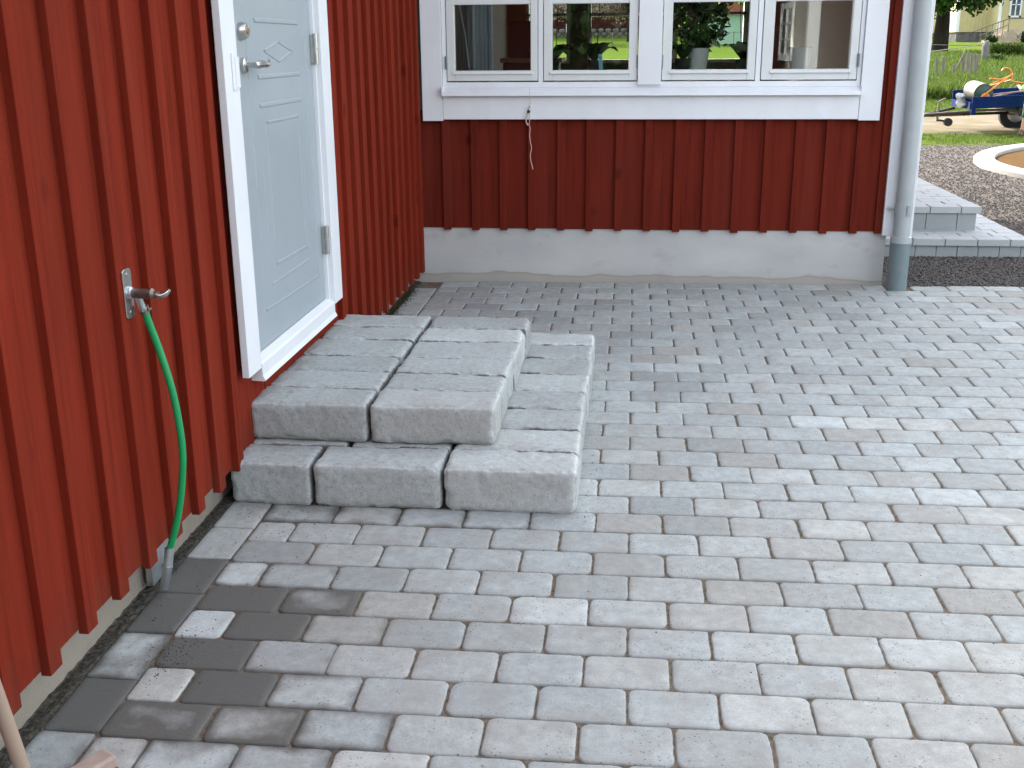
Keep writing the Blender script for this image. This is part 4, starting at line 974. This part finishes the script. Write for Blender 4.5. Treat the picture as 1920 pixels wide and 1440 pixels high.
# shrubs near the house stairs
for i, (x, y, z, r, lab) in enumerate([(28.4, 77, 1.75, .55, 'low green shrub under the porch stairs'), (26.3, 76.5, 1.7, .4, 'small rounded shrub left of the porch stairs'), (29.5, 76.5, 1.8, .7, 'dense shrub at the right end below the porch'), (14.2, 30.5, .45, .35, 'leafy weed clump beside the last fence posts'), (17.5, 45.8, .65, .35, 'green weeds around the granite gatepost foot')]):
    t = thing('shrub', (x, y, z-.3), lab, 'shrub', 'shrubs beyond the lawn'); mb = MB(); cols = []; crown(mb, cols, [(x, y, z, r), (x+r*.7, y, z-.1, r*.6)], 900, .12, 80+i); mb.build('foliage', LEAF, t, attr=cols)
    mb = MB(); mb.tube([(x, y, z-.5), (x, y, z)], .03, 6); mb.build('stem', BARK, t)

# ------------------------------------------------------------------ cream house with porch stairs
ch = thing('cream_house', (27, 82, 1.5), 'cream wooden house with grey plinth and porch stairs on the rise', 'house')
mb = MB(); mb.box(25.1, 36, 81, 92, 2.2, 8.5); x = 25.2
while x < 36: mb.box(x, x+.05, 80.96, 81.0, 2.2, 8.5); x += .28
mb.box(27.42, 36, 79, 81, 2.2, 8.5); mb.build('wall', CREAM, ch)
mb = MB(); mb.box(25.2, 36, 81.1, 91.9, 1.0, 2.2); mb.box(27.5, 36, 79.1, 81.1, 1.0, 2.2); mb.build('plinth', STONEW, ch)
mb = MB(); mb.box(25.05, 25.3, 80.93, 81, 2.2, 8.5); mb.box(27.40, 27.6, 78.94, 79.0, 2.2, 8.5); mb.build('corner_board', WHITE, ch)
mb = MB(); mb.prism([(78, 8.4), (93, 8.4), (86, 12)], 'x', 24.5, 37); mb.build('roof', ROOF, ch)
for (x0, x1, y, z0, z1) in ((28.12, 28.95, 79, 3.15, 4.9), (25.9, 26.6, 81, 4.0, 5.4), (30.2, 31.0, 79, 3.15, 4.9)):
    mb = MB(); mb.box(x0, x1, y-.07, y-.0, z0, z0+.12); mb.box(x0, x1, y-.07, y, z1-.12, z1); mb.box(x0, x0+.12, y-.07, y, z0, z1); mb.box(x1-.12, x1, y-.07, y, z0, z1); mb.box((x0+x1)/2-.04, (x0+x1)/2+.04, y-.06, y, z0, z1); mb.box(x0, x1, y-.06, y, (z0+z1)/2-.03, (z0+z1)/2+.03)
    wf = mb.build('window', WHITE, ch); MB().box(x0+.1, x1-.1, y-.03, y-.004, z0+.1, z1-.1).build('pane', simple('far_glass', (.06, .08, .1), .1), wf)
mb = MB()
for i in range(8): mb.box(26.0+i*.2, 28.4, 76.6, 78.9, 1.2+i*.14, 1.34+i*.14)
mb.build('porch_stairs', simple('pink_stone', (.42, .34, .26), .9, var=.25, scale=2), ch)
mb = MB(); mb.tube([(24.95, 76.4, 2.15), (27.35, 76.4, 3.02), (28.4, 76.4, 3.05)], .035, 8); mb.tube([(25.5, 76.4, 1.9), (27.35, 76.4, 2.6)], .025, 8)
for i in range(6): mb.tube([(25.6+i*.36, 76.4, 1.4+i*.15), (25.6+i*.36, 76.4, 2.38+i*.13)], .025, 6)
mb.build('railing', WOODG, ch)
# ------------------------------------------------------------------ far barn, stone wall, orchard (seen through the room)
bn = thing('red_barn', (-3, 96, 2.3), 'long red barn beyond the orchard, seen through the windows', 'barn')
mb = MB(); mb.box(-16, 4.5, 95, 104, 2.0, 8); x = -16
while x < 4.5: mb.box(x, x+.06, 94.95, 95, 2.0, 8); x += .3
mb.build('wall', REDX, bn); mb = MB(); mb.prism([(94, 7.8), (105, 7.8), (99.5, 12)], 'x', -17, 5.2); mb.build('roof', ROOF, bn)
mb = MB(); mb.box(-4.6, -2.6, 94.9, 94.95, 2.1, 4.4); mb.build('barn_door', WHITE, bn)
sw = thing('stone_wall', (0, 90, 2), 'low dry stone wall running in front of the red barn', 'wall')
mb = MB(); rn = random.Random(91); 
for i in range(110): x = -10+i*.32; y_ = 89+rn.uniform(-.2, .2); stone_shape(mb, (x, y_, h(x, y_)+.2+(i % 2)*.3), (.26, .25, .2), i, 5)
mb.build('stones', STONEW, sw, smooth='all')
for i, (x, y, s, lab, lm) in enumerate([(-3.5, 80, 1.0, 'blossoming apple tree left in front of the red barn', BLOSS), (1.0, 83, 1.2, 'pale blossoming tree in front of the barn end', BLOSS), (4.5, 80, 1.1, 'yellow-green tree right of the red barn', LEAFY), (9.3, 84, 1.4, 'green garden tree far right behind the room windows', LEAF)]):
    z = h(x, y); rn = random.Random(100+i); lobes = [(x+rn.uniform(-1.8, 1.8)*s, y+rn.uniform(-1.5, 1.5), z+2.2+rn.uniform(0, 3)*s, rn.uniform(.7, 1.2)*s) for _ in range(9)]
    tree('garden_tree', x, y, z, 4.5*s, 2, .14, lab, 'trees in front of the red barn', lm, lobes, 3500, .2, 110+i)
ws = thing('wire_fence', (0, 70, 1.4), 'thin pale wire fence crossing the lawn before the barn', 'fence')
for i in range(12): x = -8+i*2.0; MB().tube([(x, 70, h(x, 70)-.1), (x, 70, h(x, 70)+1.0)], .03, 6).build('post', WOODG, ws)
MB().tube([(x_, 70, h(x_, 70)+.95) for x_ in rng_(-8, 14, 12)], .015, 5).build('wire', PALE, ws)
gs = thing('green_shed', (7.6, 76, 1.5), 'small pale green shed with white eaves across the lawn', 'shed')
GS = simple('green_boards', (.25, .38, .27), .7); z = h(7.5, 76)
mb = MB(); mb.box(6.4, 9.4, 75, 78, z-.1, z+2.0); mb.build('wall', GS, gs); MB().prism([(6.2, z+2.0), (9.6, z+2.0), (7.9, z+3.0)], 'y', 74.7, 78.3).build('roof', ROOF, gs); MB().box(6.2, 9.6, 74.6, 74.7, z+1.9, z+2.02).build('eaves', WHITE, gs)

hb = thing('reflection_hedge', (-6, -26, -.3), 'tall dark hedge added unseen behind the viewer to darken the window reflections', 'hedge')  # added out of view to keep bright ground and sky out of the panes
mb = MB(); cols = []; rn = random.Random(300); leaves(mb, cols, [(rn.uniform(-20, 5), -26+rn.uniform(-.8, .8), -.3+4.8*rn.random()**.9) for _ in range(9000)], .42, rn, .8, .2); mb.build('foliage', LEAFD, hb, attr=cols)
MB().box(-20, 5, -26.3, -25.7, -.4, 4.2).build('reflection_blocker', BARK, hb)  # solid box added to close gaps in the hedge's reflection
# ------------------------------------------------------------------ red outbuilding behind the viewer (mirrored in the glass)
ob = thing('red_outbuilding', (6.5, -14.5, -.2), 'red outbuilding with white corner boards mirrored in the right casement', 'outbuilding')
mb = MB(); mb.box(4.154, 9, -17.5, -11.3, -.3, 3.4); mb.prism([(4.154, 3.4), (9, 3.4), (6.58, 5.2)], 'y', -17.5, -11.3)
y = -17.4
while y < -11.5: mb.box(4.13, 4.154, y, y+.05, -.1, 3.4); y += .18
mb.build('wall', REDX, ob); mb = MB(); mb.box(4.12, 4.30, -11.3, -11.27, -.1, 3.4); mb.box(4.12, 4.154, -11.45, -11.3, -.1, 3.4); mb.build('corner_board', WHITE, ob)
mb = MB(); mb.prism([(3.8, 3.2), (6.58, 5.3), (9.4, 3.2), (9.4, 3.3), (6.58, 5.45), (3.8, 3.3)], 'y', -17.9, -10.9); mb.build('roof', ROOF, ob)
mb = MB(); y0, y1, z0, z1 = -14.45, -13.0, 1.27, 2.02
for a, b, c, d in ((y0, y1, z0-.12, z0), (y0, y1, z1, z1+.1), (y0-.1, y0, z0-.12, z1+.1), (y1, y1+.1, z0-.12, z1+.1), ((y0+y1)/2-.04, (y0+y1)/2+.04, z0, z1), (y0, y1, 1.50, 1.53), (y0, y1, 1.76, 1.79)): mb.box(4.10, 4.135, a, b, c, d)
wf = mb.build('window', WHITE, ob); MB().box(4.12, 4.128, y0, y1, z0, z1).build('pane', simple('dark_glass', (.03, .04, .05), .1), wf)
